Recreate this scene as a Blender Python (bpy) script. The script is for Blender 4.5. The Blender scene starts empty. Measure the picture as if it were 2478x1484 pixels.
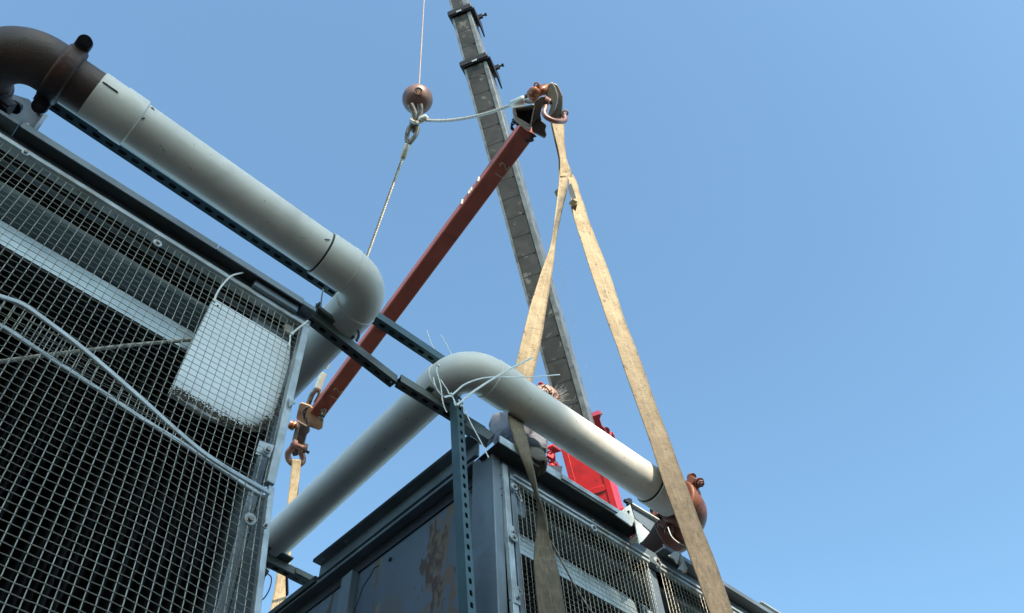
import bpy, math, random
from mathutils import Vector, Matrix, Quaternion
random.seed(7)
V = Vector
S = bpy.context.scene
COL = S.collection

# ------------------------------------------------------------------ camera
FOC = 2329.0                       # focal length on a 2477 px wide picture
EYE = V((0, 0, 1.6))
def _basis():
    U = V((-48, -1694, FOC)).normalized()
    X = V((4514, 3202, FOC)); X = (X - U * X.dot(U)).normalized()
    Y = U.cross(X)
    if Y.z < 0: Y = -Y
    return X, Y, U
CX, CY, CU = _basis()              # world axes seen in camera coordinates (x right, y down, z ahead)
def wdir(c): return V((c.dot(CX), c.dot(CY), c.dot(CU)))
cam_right, cam_down, cam_fwd = wdir(V((1,0,0))), wdir(V((0,1,0))), wdir(V((0,0,1)))
cam = bpy.data.objects.new('camera', bpy.data.cameras.new('camera')); COL.objects.link(cam)
m = Matrix((cam_right, -cam_down, -cam_fwd)).transposed().to_4x4()
m.translation = EYE
cam.matrix_world = m
cam.data.sensor_width = 36; cam.data.lens = 36 * FOC / 2477
cam.data.clip_start = 0.05; cam.data.clip_end = 2000
S.camera = cam
S.render.resolution_x, S.render.resolution_y = 1024, 613

# ------------------------------------------------------------------ light
SUN = V((-0.25, -0.75, 0.62)).normalized()
w = bpy.data.worlds.new('World'); S.world = w; w.use_nodes = True
nt = w.node_tree; bg = nt.nodes['Background']
sky = nt.nodes.new('ShaderNodeTexSky'); sky.sky_type = 'NISHITA'; sky.sun_disc = False
sky.sun_elevation = math.asin(SUN.z); sky.sun_rotation = math.atan2(SUN.x, SUN.y) % (2 * math.pi)
sky.air_density = 1.0; sky.dust_density = 1.3; sky.ozone_density = 0.55
wb = nt.nodes.new('ShaderNodeMix'); wb.data_type = 'RGBA'; wb.blend_type = 'MULTIPLY'; wb.inputs[0].default_value = 1
wb.inputs[7].default_value = (0.83, 1.045, 1.03, 1)      # the camera's cool white balance
nt.links.new(sky.outputs[0], wb.inputs[6]); nt.links.new(wb.outputs[2], bg.inputs[0]); bg.inputs[1].default_value = 0.15
sl = bpy.data.lights.new('sun', 'SUN'); sl.energy = 3.2; sl.angle = math.radians(0.53); sl.color = (1, 0.89, 0.74)
so = bpy.data.objects.new('sun', sl); COL.objects.link(so)
so.rotation_euler = SUN.to_track_quat('Z', 'Y').to_euler()
S.view_settings.view_transform = 'Standard'; S.view_settings.look = 'None'
S.view_settings.gamma = 1; S.view_settings.exposure = 1.18; S.view_settings.use_curve_mapping = False

# ------------------------------------------------------------------ picture helpers
def ray(px, py):
    return wdir(V((px - 1238.5, py - 742, FOC)).normalized())
def at(px, py, ax, val):           # point where the view ray meets the plane axis = val (relative to the eye)
    r = ray(px, py); return EYE + r * (val / r[ax])
def D(px, py, depth):
    return EYE + wdir(V((px - 1238.5, py - 742, FOC)) * (depth / FOC))
def W(x, y, z): return EYE + V((x, y, z))      # a point relative to the eye
def lerp(a, b, t): return a + (b - a) * t

# ------------------------------------------------------------------ materials
MATS = {}
def mat(name, col, rough=0.6, metal=0.0, var=0.15, scale=6.0, col2=None, mix=(0.45, 0.6), bump=0.0, bscale=60, spec=0.5, streak=None, detail=6, layer3=None):
    m = bpy.data.materials.new(name); m.use_nodes = True; n = m.node_tree; L = n.links
    b = n.nodes['Principled BSDF']; b.inputs['Roughness'].default_value = rough
    b.inputs['Metallic'].default_value = metal; b.inputs['Specular IOR Level'].default_value = spec
    tc = n.nodes.new('ShaderNodeTexCoord'); mp = n.nodes.new('ShaderNodeMapping'); L.new(tc.outputs['Object'], mp.inputs[0])
    if streak: mp.inputs['Scale'].default_value = streak
    def noise(s, d=detail, dist=0.3):
        t = n.nodes.new('ShaderNodeTexNoise'); t.inputs['Scale'].default_value = s; t.inputs['Detail'].default_value = d
        t.inputs['Distortion'].default_value = dist; L.new(mp.outputs[0], t.inputs[0]); return t.outputs[0]
    r = n.nodes.new('ShaderNodeValToRGB'); L.new(noise(scale), r.inputs[0])
    lo = [c * (1 - var) for c in col]; hi = [min(1, c * (1 + var)) for c in col]
    r.color_ramp.elements[0].position = 0.3; r.color_ramp.elements[0].color = (*lo, 1)
    r.color_ramp.elements[1].position = 0.7; r.color_ramp.elements[1].color = (*hi, 1)
    out = r.outputs[0]
    for c2, (a, z), s2 in ([(col2, mix, scale * 0.6)] if col2 else []) + ([layer3] if layer3 else []):
        rr = n.nodes.new('ShaderNodeValToRGB'); L.new(noise(s2, 9, 0.6), rr.inputs[0])
        rr.color_ramp.elements[0].position = a; rr.color_ramp.elements[0].color = (0, 0, 0, 1)
        rr.color_ramp.elements[1].position = z; rr.color_ramp.elements[1].color = (1, 1, 1, 1)
        mx = n.nodes.new('ShaderNodeMix'); mx.data_type = 'RGBA'
        L.new(rr.outputs[0], mx.inputs[0]); L.new(out, mx.inputs[6]); mx.inputs[7].default_value = (*c2, 1); out = mx.outputs[2]
    L.new(out, b.inputs['Base Color'])
    rr = n.nodes.new('ShaderNodeMapRange'); L.new(noise(scale * 2.3), rr.inputs[0])
    rr.inputs[3].default_value = max(0.05, rough - 0.12); rr.inputs[4].default_value = min(1, rough + 0.12); L.new(rr.outputs[0], b.inputs['Roughness'])
    if bump:
        bp = n.nodes.new('ShaderNodeBump'); bp.inputs['Strength'].default_value = bump; bp.inputs['Distance'].default_value = 0.01
        L.new(noise(bscale, 4), bp.inputs['Height']); L.new(bp.outputs[0], b.inputs['Normal'])
    MATS[name] = m; return m
GALV = mat('galvanised_sheet', (0.165, 0.20, 0.225), 0.5, 0.3, 0.2, 5, (0.09, 0.10, 0.10), (0.5, 0.75), 0.05)
GALV_L = mat('worn_light_galvanised', (0.38, 0.42, 0.43), 0.5, 0.3, 0.25, 14, (0.25, 0.24, 0.21), (0.52, 0.72), 0.1)
GALV_D = mat('dark_galvanised', (0.045, 0.052, 0.056), 0.6, 0.3, 0.25, 8, (0.05, 0.05, 0.045), (0.5, 0.7), 0.05)
WALLM = mat('rusting_end_wall', (0.125, 0.155, 0.19), 0.62, 0.1, 0.16, 2.5, (0.19, 0.115, 0.06), (0.56, 0.66), 0.25, 25, streak=(1, 1, 0.55),
            layer3=((0.10, 0.075, 0.055), (0.62, 0.66), 6.0))
STRUT = mat('green_grey_strut', (0.055, 0.10, 0.11), 0.45, 0.2, 0.15, 9, (0.04, 0.06, 0.06), (0.6, 0.8))
STRUT_L = mat('dull_strut', (0.13, 0.145, 0.13), 0.5, 0.2, 0.2, 9, (0.07, 0.065, 0.05), (0.55, 0.75))
PVC = mat('weathered_white_pvc', (0.76, 0.69, 0.59), 0.42, 0, 0.08, 7, (0.50, 0.47, 0.40), (0.56, 0.85), 0.02, 200, layer3=((0.42, 0.40, 0.34), (0.66, 0.74), 45.0))
PVC2 = mat('pvc_fitting', (0.76, 0.70, 0.60), 0.4, 0, 0.04, 12, (0.66, 0.64, 0.56), (0.6, 0.8))
BROWN = mat('brown_primed_steel', (0.075, 0.040, 0.028), 0.55, 0, 0.25, 7, (0.05, 0.035, 0.035), (0.5, 0.7), 0.15, 90)
ORANGE = mat('orange_primer', (0.20, 0.06, 0.025), 0.5, 0, 0.3, 10, (0.06, 0.022, 0.015), (0.52, 0.7), 0.15, 80)
BLACK = mat('blackened_steel', (0.022, 0.02, 0.024), 0.5, 0.2, 0.2, 12)
INK = mat('black_joint_primer', (0.03, 0.028, 0.03), 0.7)
WIRE = mat('mesh_wire', (0.38, 0.37, 0.31), 0.5, 0.3, 0.3, 20, (0.38, 0.36, 0.28), (0.5, 0.7))
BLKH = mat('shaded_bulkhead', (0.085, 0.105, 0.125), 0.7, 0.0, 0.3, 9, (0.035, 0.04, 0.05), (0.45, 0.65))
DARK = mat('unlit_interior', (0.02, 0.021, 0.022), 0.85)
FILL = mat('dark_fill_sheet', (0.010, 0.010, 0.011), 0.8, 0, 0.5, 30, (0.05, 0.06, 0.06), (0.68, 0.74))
INNER = mat('inner_galvanised', (0.42, 0.50, 0.53), 0.45, 0.25, 0.12, 4, (0.20, 0.22, 0.20), (0.55, 0.85))
FOAM = mat('white_foam_board', (0.86, 0.89, 0.89), 0.8, 0, 0.04, 6)
MUD = mat('dried_mud', (0.085, 0.06, 0.04), 0.95, 0, 0.5, 40, None, bump=0.8, bscale=90)
BARM = mat('red_oxide_paint', (0.37, 0.085, 0.052), 0.5, 0, 0.2, 5, (0.10, 0.02, 0.018), (0.55, 0.75), 0.05)
RED = mat('glossy_red_paint', (0.60, 0.022, 0.026), 0.38, 0, 0.16, 4, (0.34, 0.015, 0.02), (0.56, 0.72), layer3=((0.14, 0.03, 0.025), (0.68, 0.74), 11.0))
REDD = mat('dark_red_paint', (0.27, 0.012, 0.02), 0.4, 0, 0.15, 8)
BOOM = mat('greasy_boom_steel', (0.050, 0.048, 0.044), 0.55, 0.15, 0.35, 5, (0.026, 0.023, 0.02), (0.5, 0.7), 0.1, 40, layer3=((0.17, 0.16, 0.14), (0.60, 0.68), 6.0))
BOOM2 = mat('boom_edge_steel', (0.20, 0.21, 0.21), 0.42, 0.3, 0.3, 9, (0.08, 0.08, 0.075), (0.5, 0.75))
ROPE = mat('wire_rope', (0.42, 0.39, 0.33), 0.42, 0.4, 0.2, 30, (0.18, 0.16, 0.13), (0.55, 0.75))
FERR = mat('pressed_ferrule', (0.60, 0.58, 0.52), 0.4, 0.5, 0.1, 30)
BALL = mat('ball_iron', (0.22, 0.125, 0.095), 0.42, 0.2, 0.2, 9, (0.12, 0.06, 0.055), (0.5, 0.75), 0.1, 30)
STEEL = mat('greasy_steel', (0.26, 0.235, 0.20), 0.45, 0.4, 0.3, 18, (0.10, 0.075, 0.06), (0.5, 0.7), 0.1, 60)
PLATE = mat('bracket_plate', (0.36, 0.31, 0.26), 0.5, 0.2, 0.25, 14, (0.20, 0.11, 0.07), (0.55, 0.75), 0.1, 60)
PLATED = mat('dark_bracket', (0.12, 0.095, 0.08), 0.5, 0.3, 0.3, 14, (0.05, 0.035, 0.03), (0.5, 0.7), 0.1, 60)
SHACK = mat('orange_shackle', (0.36, 0.12, 0.045), 0.35, 0.2, 0.2, 16, (0.2, 0.06, 0.03), (0.55, 0.7))
SHACKR = mat('rusty_shackle', (0.24, 0.11, 0.09), 0.42, 0.3, 0.3, 20, (0.34, 0.22, 0.16), (0.5, 0.7))
TIE = mat('nylon_tie', (0.62, 0.63, 0.57), 0.4, 0, 0.06, 20)
CLOTH = mat('grey_cotton', (0.17, 0.165, 0.18), 0.9, 0, 0.1, 6, None, bump=0.35, bscale=22)
CUFF = mat('charcoal_knit', (0.035, 0.037, 0.045), 0.95, 0, 0.2, 20)
GLOVE = mat('worn_suede', (0.12, 0.10, 0.08), 0.9, 0, 0.25, 25, (0.07, 0.06, 0.05), (0.5, 0.75), 0.4, 60)
SKIN = mat('skin', (0.45, 0.27, 0.20), 0.55)
HAIR = mat('brown_grey_hair', (0.20, 0.14, 0.10), 0.6, 0, 0.3, 30)
HAIRG = mat('white_grey_hair', (0.55, 0.52, 0.48), 0.5, 0, 0.2, 30)
TROUS = mat('dark_denim', (0.03, 0.035, 0.05), 0.9)
CHALKD = mat('faded_chalk', (0.42, 0.27, 0.18), 0.8)
WHITEP = mat('chalk_paint', (0.75, 0.66, 0.55), 0.8)
CONC = mat('dark_gravel_ground', (0.032, 0.029, 0.024), 0.9, 0, 0.12, 0.5, None, bump=0.3, bscale=10)
BRICK = mat('grey_render', (0.15, 0.145, 0.135), 0.9, 0, 0.1, 1.0)
BRACK = mat('bright_bracket', (0.62, 0.62, 0.57), 0.5, 0.15, 0.1, 9, (0.40, 0.37, 0.30), (0.55, 0.8))

def rust_wall():
    m = MATS['rusting_end_wall']; n = m.node_tree; L = n.links; b = n.nodes['Principled BSDF']
    src = b.inputs['Base Color'].links[0].from_socket; tc = n.nodes.new('ShaderNodeTexCoord')
    sp = n.nodes.new('ShaderNodeSeparateXYZ'); L.new(tc.outputs['Object'], sp.inputs[0])
    def M(op, a, c=None):
        x = n.nodes.new('ShaderNodeMath'); x.operation = op
        for i, v in enumerate((a, c)):
            if v is None: continue
            if isinstance(v, (int, float)): x.inputs[i].default_value = v
            else: L.new(v, x.inputs[i])
        return x.outputs[0]
    def nz(sc, det, stretch):
        mp = n.nodes.new('ShaderNodeMapping'); mp.inputs['Scale'].default_value = stretch; L.new(tc.outputs['Object'], mp.inputs[0])
        t = n.nodes.new('ShaderNodeTexNoise'); t.inputs['Scale'].default_value = sc; t.inputs['Detail'].default_value = det; t.inputs['Distortion'].default_value = .5
        L.new(mp.outputs[0], t.inputs[0]); return t.outputs[0]
    # a band of flaking rust running down the sheet about 2.4 m out, another thin one along the split
    oz = 4.2 - 1.6   # object centre height above the eye, see the builder
    def band(yc, wd):
        return M('MAXIMUM', M('SUBTRACT', 1.0, M('DIVIDE', M('ABSOLUTE', M('SUBTRACT', sp.outputs[1], yc)), wd)), 0.0)
    for yc, wd, thr, col, sc in ((RUST_Y + .04, .27, .53, (0.21, 0.135, 0.08), 18), (RUST_Y + .04, .26, .535, (0.095, 0.055, 0.035), 36), (RUST_Y + .44, .07, .54, (0.14, 0.11, 0.08), 22), (RUST_Y + .42, .07, .52, (0.22, 0.18, 0.13), 20)):
        v = M('ADD', M('MULTIPLY', band(yc, wd), .22), M('SUBTRACT', M('ADD', M('MULTIPLY', nz(sc, 12, (1, 1, .45)), .6), M('MULTIPLY', nz(sc * .25, 4, (1, 1, .6)), .5)), .18))
        rr = n.nodes.new('ShaderNodeValToRGB'); L.new(v, rr.inputs[0]); rr.color_ramp.elements[0].position = thr; rr.color_ramp.elements[1].position = thr + .07
        mx = n.nodes.new('ShaderNodeMix'); mx.data_type = 'RGBA'; L.new(rr.outputs[0], mx.inputs[0]); L.new(src, mx.inputs[6]); mx.inputs[7].default_value = (*col, 1); src = mx.outputs[2]
    L.new(src, b.inputs['Base Color'])
RUST_Y = 2.40 - 3.2
rust_wall()
def webbing_mat(name='tan_webbing', d0=9.0, d1=10.0):
    m = bpy.data.materials.new(name); m.use_nodes = True; n = m.node_tree; L = n.links; b = n.nodes['Principled BSDF']
    b.inputs['Roughness'].default_value = 0.85
    uv = n.nodes.new('ShaderNodeUVMap'); sep = n.nodes.new('ShaderNodeSeparateXYZ'); L.new(uv.outputs[0], sep.inputs[0])
    tc = n.nodes.new('ShaderNodeTexCoord')
    def noise(s, d=6, src=None, dist=0.3):
        t = n.nodes.new('ShaderNodeTexNoise'); t.inputs['Scale'].default_value = s; t.inputs['Detail'].default_value = d; t.inputs['Distortion'].default_value = dist
        L.new(src or tc.outputs['Object'], t.inputs[0]); return t.outputs[0]
    def ramp(src, p0, p1, c0, c1):
        r = n.nodes.new('ShaderNodeValToRGB'); L.new(src, r.inputs[0])
        r.color_ramp.elements[0].position = p0; r.color_ramp.elements[1].position = p1
        r.color_ramp.elements[0].color = (*c0, 1); r.color_ramp.elements[1].color = (*c1, 1); return r.outputs[0]
    def mixc(f, a, c):
        mx = n.nodes.new('ShaderNodeMix'); mx.data_type = 'RGBA'; L.new(f, mx.inputs[0]); L.new(a, mx.inputs[6]); mx.inputs[7].default_value = (*c, 1); return mx.outputs[2]
    def M(op, a, bb=None):
        x = n.nodes.new('ShaderNodeMath'); x.operation = op
        for i, v in enumerate((a, bb)):
            if v is None: continue
            if isinstance(v, (int, float)): x.inputs[i].default_value = v
            else: L.new(v, x.inputs[i])
        return x.outputs[0]
    base = ramp(noise(9), 0.3, 0.7, (0.33, 0.235, 0.13), (0.47, 0.355, 0.21))
    u, v = sep.outputs[0], sep.outputs[1]
    # seams: one in the middle, one near either edge, dashed along the length
    for uc, wd, colr in ((0.5, 0.018, (0.62, 0.52, 0.36)), (0.12, 0.012, (0.25, 0.17, 0.09)), (0.88, 0.012, (0.25, 0.17, 0.09))):
        d = M('ABSOLUTE', M('SUBTRACT', u, uc)); on = M('LESS_THAN', d, wd)
        dash = M('GREATER_THAN', M('FRACT', M('MULTIPLY', v, 55.0)), 0.35)
        base = mixc(M('MULTIPLY', M('MULTIPLY', on, dash), 0.7), base, colr)
    mp = n.nodes.new('ShaderNodeMapping'); mp.inputs['Scale'].default_value = (3, 9, 1); L.new(uv.outputs[0], mp.inputs[0])
    st = ramp(noise(2.2, 8, mp.outputs[0], 1.2), 0.60, 0.66, (0, 0, 0), (0.75, 0.75, 0.75))
    base = mixc(st, base, (0.07, 0.05, 0.035))
    mp2 = n.nodes.new('ShaderNodeMapping'); mp2.inputs['Scale'].default_value = (0.6, 14, 1); L.new(uv.outputs[0], mp2.inputs[0])
    st2 = ramp(noise(2.5, 6, mp2.outputs[0]), 0.5, 0.75, (0, 0, 0), (0.55, 0.55, 0.55))
    base = mixc(st2, base, (0.24, 0.17, 0.10))
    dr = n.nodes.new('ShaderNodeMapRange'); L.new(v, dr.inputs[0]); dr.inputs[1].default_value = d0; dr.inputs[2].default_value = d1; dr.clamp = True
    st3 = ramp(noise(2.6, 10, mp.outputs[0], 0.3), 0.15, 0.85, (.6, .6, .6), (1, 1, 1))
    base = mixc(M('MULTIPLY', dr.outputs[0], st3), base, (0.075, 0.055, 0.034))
    L.new(base, b.inputs['Base Color'])
    bp = n.nodes.new('ShaderNodeBump'); bp.inputs['Strength'].default_value = 0.5; bp.inputs['Distance'].default_value = 0.004
    L.new(noise(5, 5, mp2.outputs[0]), bp.inputs['Height']); L.new(bp.outputs[0], b.inputs['Normal'])
    return m
WEB = webbing_mat(); WEB_R = webbing_mat('tan_webbing_dirty_shaded_end', 1.3, 2.9); WEB_M = webbing_mat('soiled_shaded_webbing', -2.5, .9)  # darker low ends hold both dirt and shade in the colour

# ------------------------------------------------------------------ mesh builder
OFF = {}
def tag(o, label=None, cat=None, group=None, kind=None):
    if label: o['label'] = label
    if cat: o['category'] = cat
    if group: o['group'] = group
    if kind: o['kind'] = kind
    return o
def thing(name, loc, label, cat, group=None):
    o = bpy.data.objects.new(name, None); COL.objects.link(o); o.location = loc; o.empty_display_size = 0.1
    OFF[o] = V(loc); return tag(o, label, cat, group)
def frame(d, up=V((0, 0, 1))):
    d = d.normalized(); s = d.cross(up)
    if s.length < 1e-4: s = d.cross(V((1, 0, 0)))
    s.normalize(); return d, s, s.cross(d).normalized()
class MB:
    def __init__(s): s.v = []; s.f = []; s.uv = {}
    def add(s, vs, fs):
        k = len(s.v); s.v += [V(p) for p in vs]; s.f += [tuple(i + k for i in f) for f in fs]; return s
    def hexa(s, c):            # 8 corners: bottom loop then top loop
        return s.add(c, [(3, 2, 1, 0), (4, 5, 6, 7), (0, 1, 5, 4), (1, 2, 6, 5), (2, 3, 7, 6), (3, 0, 4, 7)])
    def box(s, x0, x1, y0, y1, z0, z1):   # relative to the eye
        c = [W(x0, y0, z0), W(x1, y0, z0), W(x1, y1, z0), W(x0, y1, z0), W(x0, y0, z1), W(x1, y0, z1), W(x1, y1, z1), W(x0, y1, z1)]
        return s.hexa(c)
    def bar(s, a, b, wd, ht, up=V((0, 0, 1))):   # box along a-b, width sideways, height along up
        d, sd, u = frame(b - a, up); sd = sd * wd / 2; u = u * ht / 2
        return s.hexa([a - sd - u, a + sd - u, b + sd - u, b - sd - u, a - sd + u, a + sd + u, b + sd + u, b - sd + u])
    def prism(s, pts, ext):
        n = len(pts); ext = V(ext)
        return s.add(list(pts) + [p + ext for p in pts], [tuple(range(n))[::-1], tuple(range(n, 2 * n))] + [(i, (i + 1) % n, (i + 1) % n + n, i + n) for i in range(n)])
    def plate(s, pxs, depth, th):                # silhouette at a camera depth, thickness going away
        return s.prism([D(x, y, depth) for x, y in pxs], cam_fwd * th)
    def tube(s, pts, r, seg=10, up=None, lobes=0, twist=0.0, closed=False, flat=1.0, caps=True):
        n = len(pts); rs = r if isinstance(r, (list, tuple)) else [r] * n
        k = len(s.v); q = None; L = 0; prev = None; vs = []
        for i, p in enumerate(pts):
            if closed: t = (pts[(i + 1) % n] - pts[i - 1]).normalized()
            else: t = ((pts[min(i + 1, n - 1)] - pts[max(i - 1, 0)])).normalized()
            if q is None:
                u0 = V(up) if up is not None else (V((0, 0, 1)) if abs(t.z) < 0.9 else V((1, 0, 0)))
                q = (u0 - t * u0.dot(t)).normalized()
            else: q = (q - t * q.dot(t)).normalized()
            b = t.cross(q)
            if prev is not None: L += (p - prev).length
            prev = p
            for j in range(seg):
                a = 2 * math.pi * j / seg
                rr = rs[i] * (1 + (0.13 * math.cos(lobes * a) if lobes else 0)); aa = a + twist * L
                vs.append(p + q * (rr * math.cos(aa)) + b * (rr * flat * math.sin(aa)))
        m = n if closed else n - 1
        fs = [(i * seg + j, i * seg + (j + 1) % seg, ((i + 1) % n) * seg + (j + 1) % seg, ((i + 1) % n) * seg + j) for i in range(m) for j in range(seg)]
        if not closed and caps: fs += [tuple(range(seg))[::-1], tuple((n - 1) * seg + j for j in range(seg))]
        return s.add(vs, fs)
    def cyl(s, a, b, r, seg=16, r2=None): return s.tube([a, b], [r, r if r2 is None else r2], seg)
    def lathe(s, org, axis, prof, seg=32):       # prof: (distance along axis, radius)
        a, sd, u = frame(axis); vs = []
        for h, r in prof:
            for j in range(seg):
                t = 2 * math.pi * j / seg; vs.append(org + a * h + sd * (r * math.cos(t)) + u * (r * math.sin(t)))
        n = len(prof)
        fs = [(i * seg + j, i * seg + (j + 1) % seg, (i + 1) * seg + (j + 1) % seg, (i + 1) * seg + j) for i in range(n - 1) for j in range(seg)]
        fs += [tuple(range(seg))[::-1], tuple((n - 1) * seg + j for j in range(seg))]
        return s.add(vs, fs)
    def slotted(s, a, b, out, wd=0.041, pitch=0.05, sl=(0.03, 0.015), th=0.0025, depth=0.041, start=0.02):
        # a strut channel: slotted web facing 'out', two side walls, open at the back
        d = (b - a); Ln = d.length; d.normalize(); out = (out - d * out.dot(d)).normalized(); sd = d.cross(out).normalized()
        n = max(1, int((Ln - start) / pitch)); pitch = Ln / n
        h = wd / 2; sx, sy = sl[0] / 2, sl[1] / 2; pl = pitch / 2
        inner = [(sx, sy * .45), (sx * .72, sy), (-sx * .72, sy), (-sx, sy * .45), (-sx, -sy * .45), (-sx * .72, -sy), (sx * .72, -sy), (sx, -sy * .45)]
        outer = [(pl, h * .5), (pl, h), (-pl, h), (-pl, h * .5), (-pl, -h * .5), (-pl, -h), (pl, -h), (pl, -h * .5)]
        for i in range(n):
            c = a + d * (pitch * (i + .5))
            P = lambda q, o: c + d * q[0] + sd * q[1] + out * o
            vs = [P(q, 0) for q in outer] + [P(q, 0) for q in inner] + [P(q, -th) for q in outer] + [P(q, -th) for q in inner]
            fs = []
            for j in range(8):
                k = (j + 1) % 8
                fs += [(j, k, 8 + k, 8 + j), (16 + k, 16 + j, 24 + j, 24 + k), (8 + j, 8 + k, 24 + k, 24 + j)]
            s.add(vs, fs)
        for sg in (1, -1):
            o = sd * (h - th / 2) * sg
            p0, p1 = a + o - out * (depth / 2 + .0006), b + o - out * (depth / 2 + .0006)
            s.bar(p0, p1, th, depth, out) if abs(frame(d, out)[1].dot(sd)) > .5 else s.bar(p0, p1, depth, th, out)
            lp = sd * (h - .006) * sg - out * depth
            s.bar(a + lp, b + lp, .010, th, out)
        s.bar(a - out * (depth * .8), b - out * (depth * .8), wd - .008, .002, out) if abs(frame(d, out)[1].dot(sd)) > .5 else None
        return s
    def mesh(s, name, m):
        me = bpy.data.meshes.new(name); me.from_pydata([tuple(p) for p in s.v], [], s.f); me.materials.append(m); me.update(); return me
    def build(s, name, m, parent=None, bevel=0, smooth=True, kind=None, ang=38, recalc=True, label=None):
        if parent is not None: off = OFF[parent]
        else:
            off = sum(s.v, V()) / len(s.v)
        s.v = [p - off for p in s.v]
        me = s.mesh(name, m)
        if recalc:
            import bmesh
            bm = bmesh.new(); bm.from_mesh(me); bmesh.ops.recalc_face_normals(bm, faces=bm.faces); bm.to_mesh(me); bm.free()
        if smooth:
            me.polygons.foreach_set('use_smooth', [True] * len(me.polygons)); me.set_sharp_from_angle(angle=math.radians(ang))
        o = bpy.data.objects.new(name, me); COL.objects.link(o)
        if parent is not None:
            o.parent = parent; OFF[o] = off
        else: o.location = off; OFF[o] = off
        if bevel:
            b = o.modifiers.new('bevel', 'BEVEL'); b.width = bevel; b.segments = 2; b.limit_method = 'ANGLE'
        if kind: o['kind'] = kind
        if label: o['label'] = label
        return o
def copies(src, pts, parent, axes=None):     # same mesh at other places (src built around its own first place)
    out = []
    for p in pts:
        c = src.copy(); c.parent = parent; c.location = V(p) ; COL.objects.link(c); OFF[c] = OFF[src]; out.append(c)
    return out
def ribbon(name, st, parent, m=WEB, th=0.005, sub=6, wrink=0.004, label=None):
    """st: list of (left point, right point). A thin solid band with uv: u across, v metres along."""
    Ls, Rs = [], []
    def cr(P, i, t):
        p0, p1, p2, p3 = P[max(i - 1, 0)], P[i], P[i + 1], P[min(i + 2, len(P) - 1)]
        return 0.5 * ((2 * p1) + (p2 - p0) * t + (2 * p0 - 5 * p1 + 4 * p2 - p3) * t * t + (3 * p1 - p0 - 3 * p2 + p3) * t ** 3)
    A = [V(a) for a, b in st]; B = [V(b) for a, b in st]
    for i in range(len(st) - 1):
        for k in range(sub):
            Ls.append(cr(A, i, k / sub)); Rs.append(cr(B, i, k / sub))
    Ls.append(A[-1]); Rs.append(B[-1])
    C = 6; vs, uvs, rows = [], [], len(Ls); vlen = 0
    for i in range(rows):
        if i: vlen += ((Ls[i] + Rs[i]) / 2 - (Ls[i - 1] + Rs[i - 1]) / 2).length
        t = ((Ls[min(i + 1, rows - 1)] + Rs[min(i + 1, rows - 1)]) - (Ls[max(i - 1, 0)] + Rs[max(i - 1, 0)])).normalized()
        nrm = t.cross(Rs[i] - Ls[i]).normalized()
        for j in range(C + 1):
            u = j / C; p = lerp(Ls[i], Rs[i], u) + nrm * (wrink * (math.sin(i * 1.3 + j * .6) * .5 + random.uniform(-.5, .5)) * math.sin(math.pi * u))
            vs.append(p); uvs.append((u, vlen))
    fs = [(i * (C + 1) + j, i * (C + 1) + j + 1, (i + 1) * (C + 1) + j + 1, (i + 1) * (C + 1) + j) for i in range(rows - 1) for j in range(C)]
    off = OFF[parent]
    me = bpy.data.meshes.new(name); me.from_pydata([tuple(p - off) for p in vs], [], fs); me.materials.append(m)
    ul = me.uv_layers.new(name='UVMap')
    for lp in me.loops: ul.data[lp.index].uv = uvs[lp.vertex_index]
    me.polygons.foreach_set('use_smooth', [True] * len(me.polygons))
    o = bpy.data.objects.new(name, me); COL.objects.link(o); o.parent = parent; OFF[o] = off
    sm = o.modifiers.new('thickness', 'SOLIDIFY'); sm.thickness = th; sm.offset = 0
    if label: o['label'] = label
    return o
def spline(pts, n=8):
    out = []
    for i in range(len(pts) - 1):
        p0, p1, p2, p3 = pts[max(i - 1, 0)], pts[i], pts[i + 1], pts[min(i + 2, len(pts) - 1)]
        for k in range(n):
            t = k / n; out.append(0.5 * ((2 * p1) + (p2 - p0) * t + (2 * p0 - 5 * p1 + 4 * p2 - p3) * t * t + (3 * p1 - p0 - 3 * p2 + p3) * t ** 3))
    return out + [pts[-1]]
def arc(c, r, e1, e2, a0, a1, n=16): return [c + e1 * (r * math.cos(lerp(a0, a1, i / n))) + e2 * (r * math.sin(lerp(a0, a1, i / n))) for i in range(n + 1)]
def hexnut(mb, c, ax, r, h): return mb.tube([c, c + ax.normalized() * h], r, 6)

# ------------------------------------------------------------------ ground and an added building behind the viewer
g = MB(); g.add([(-400, -400, 0), (400, -400, 0), (400, 400, 0), (-400, 400, 0)], [(0, 1, 2, 3)])
tag(g.build('ground', CONC, smooth=False), kind='structure')
# added unseen building with a stepped roofline shaped to shade the near units
b = MB(); prof = [(-5.9, -1.6), (-2.0, -1.6), (-2.0, 13.32), (-2.1, 13.92), (-2.25, 14.32), (-2.55, 14.54), (-3.45, 14.94), (-3.55, 17.1), (-5.9, 17.3)]
b.prism([W(x, -12, z) for x, z in prof], (0, -3, 0))
b.box(-34, 34, -17, -15.01, -1.6, 5.2)  # low wing added to cut light from the low sky
nb = b.build('sunblocker', BRICK, smooth=False)
tag(nb, 'added unseen grey building with a low wing and a tall stepped tower behind the viewer', 'sunblocker')

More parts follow.
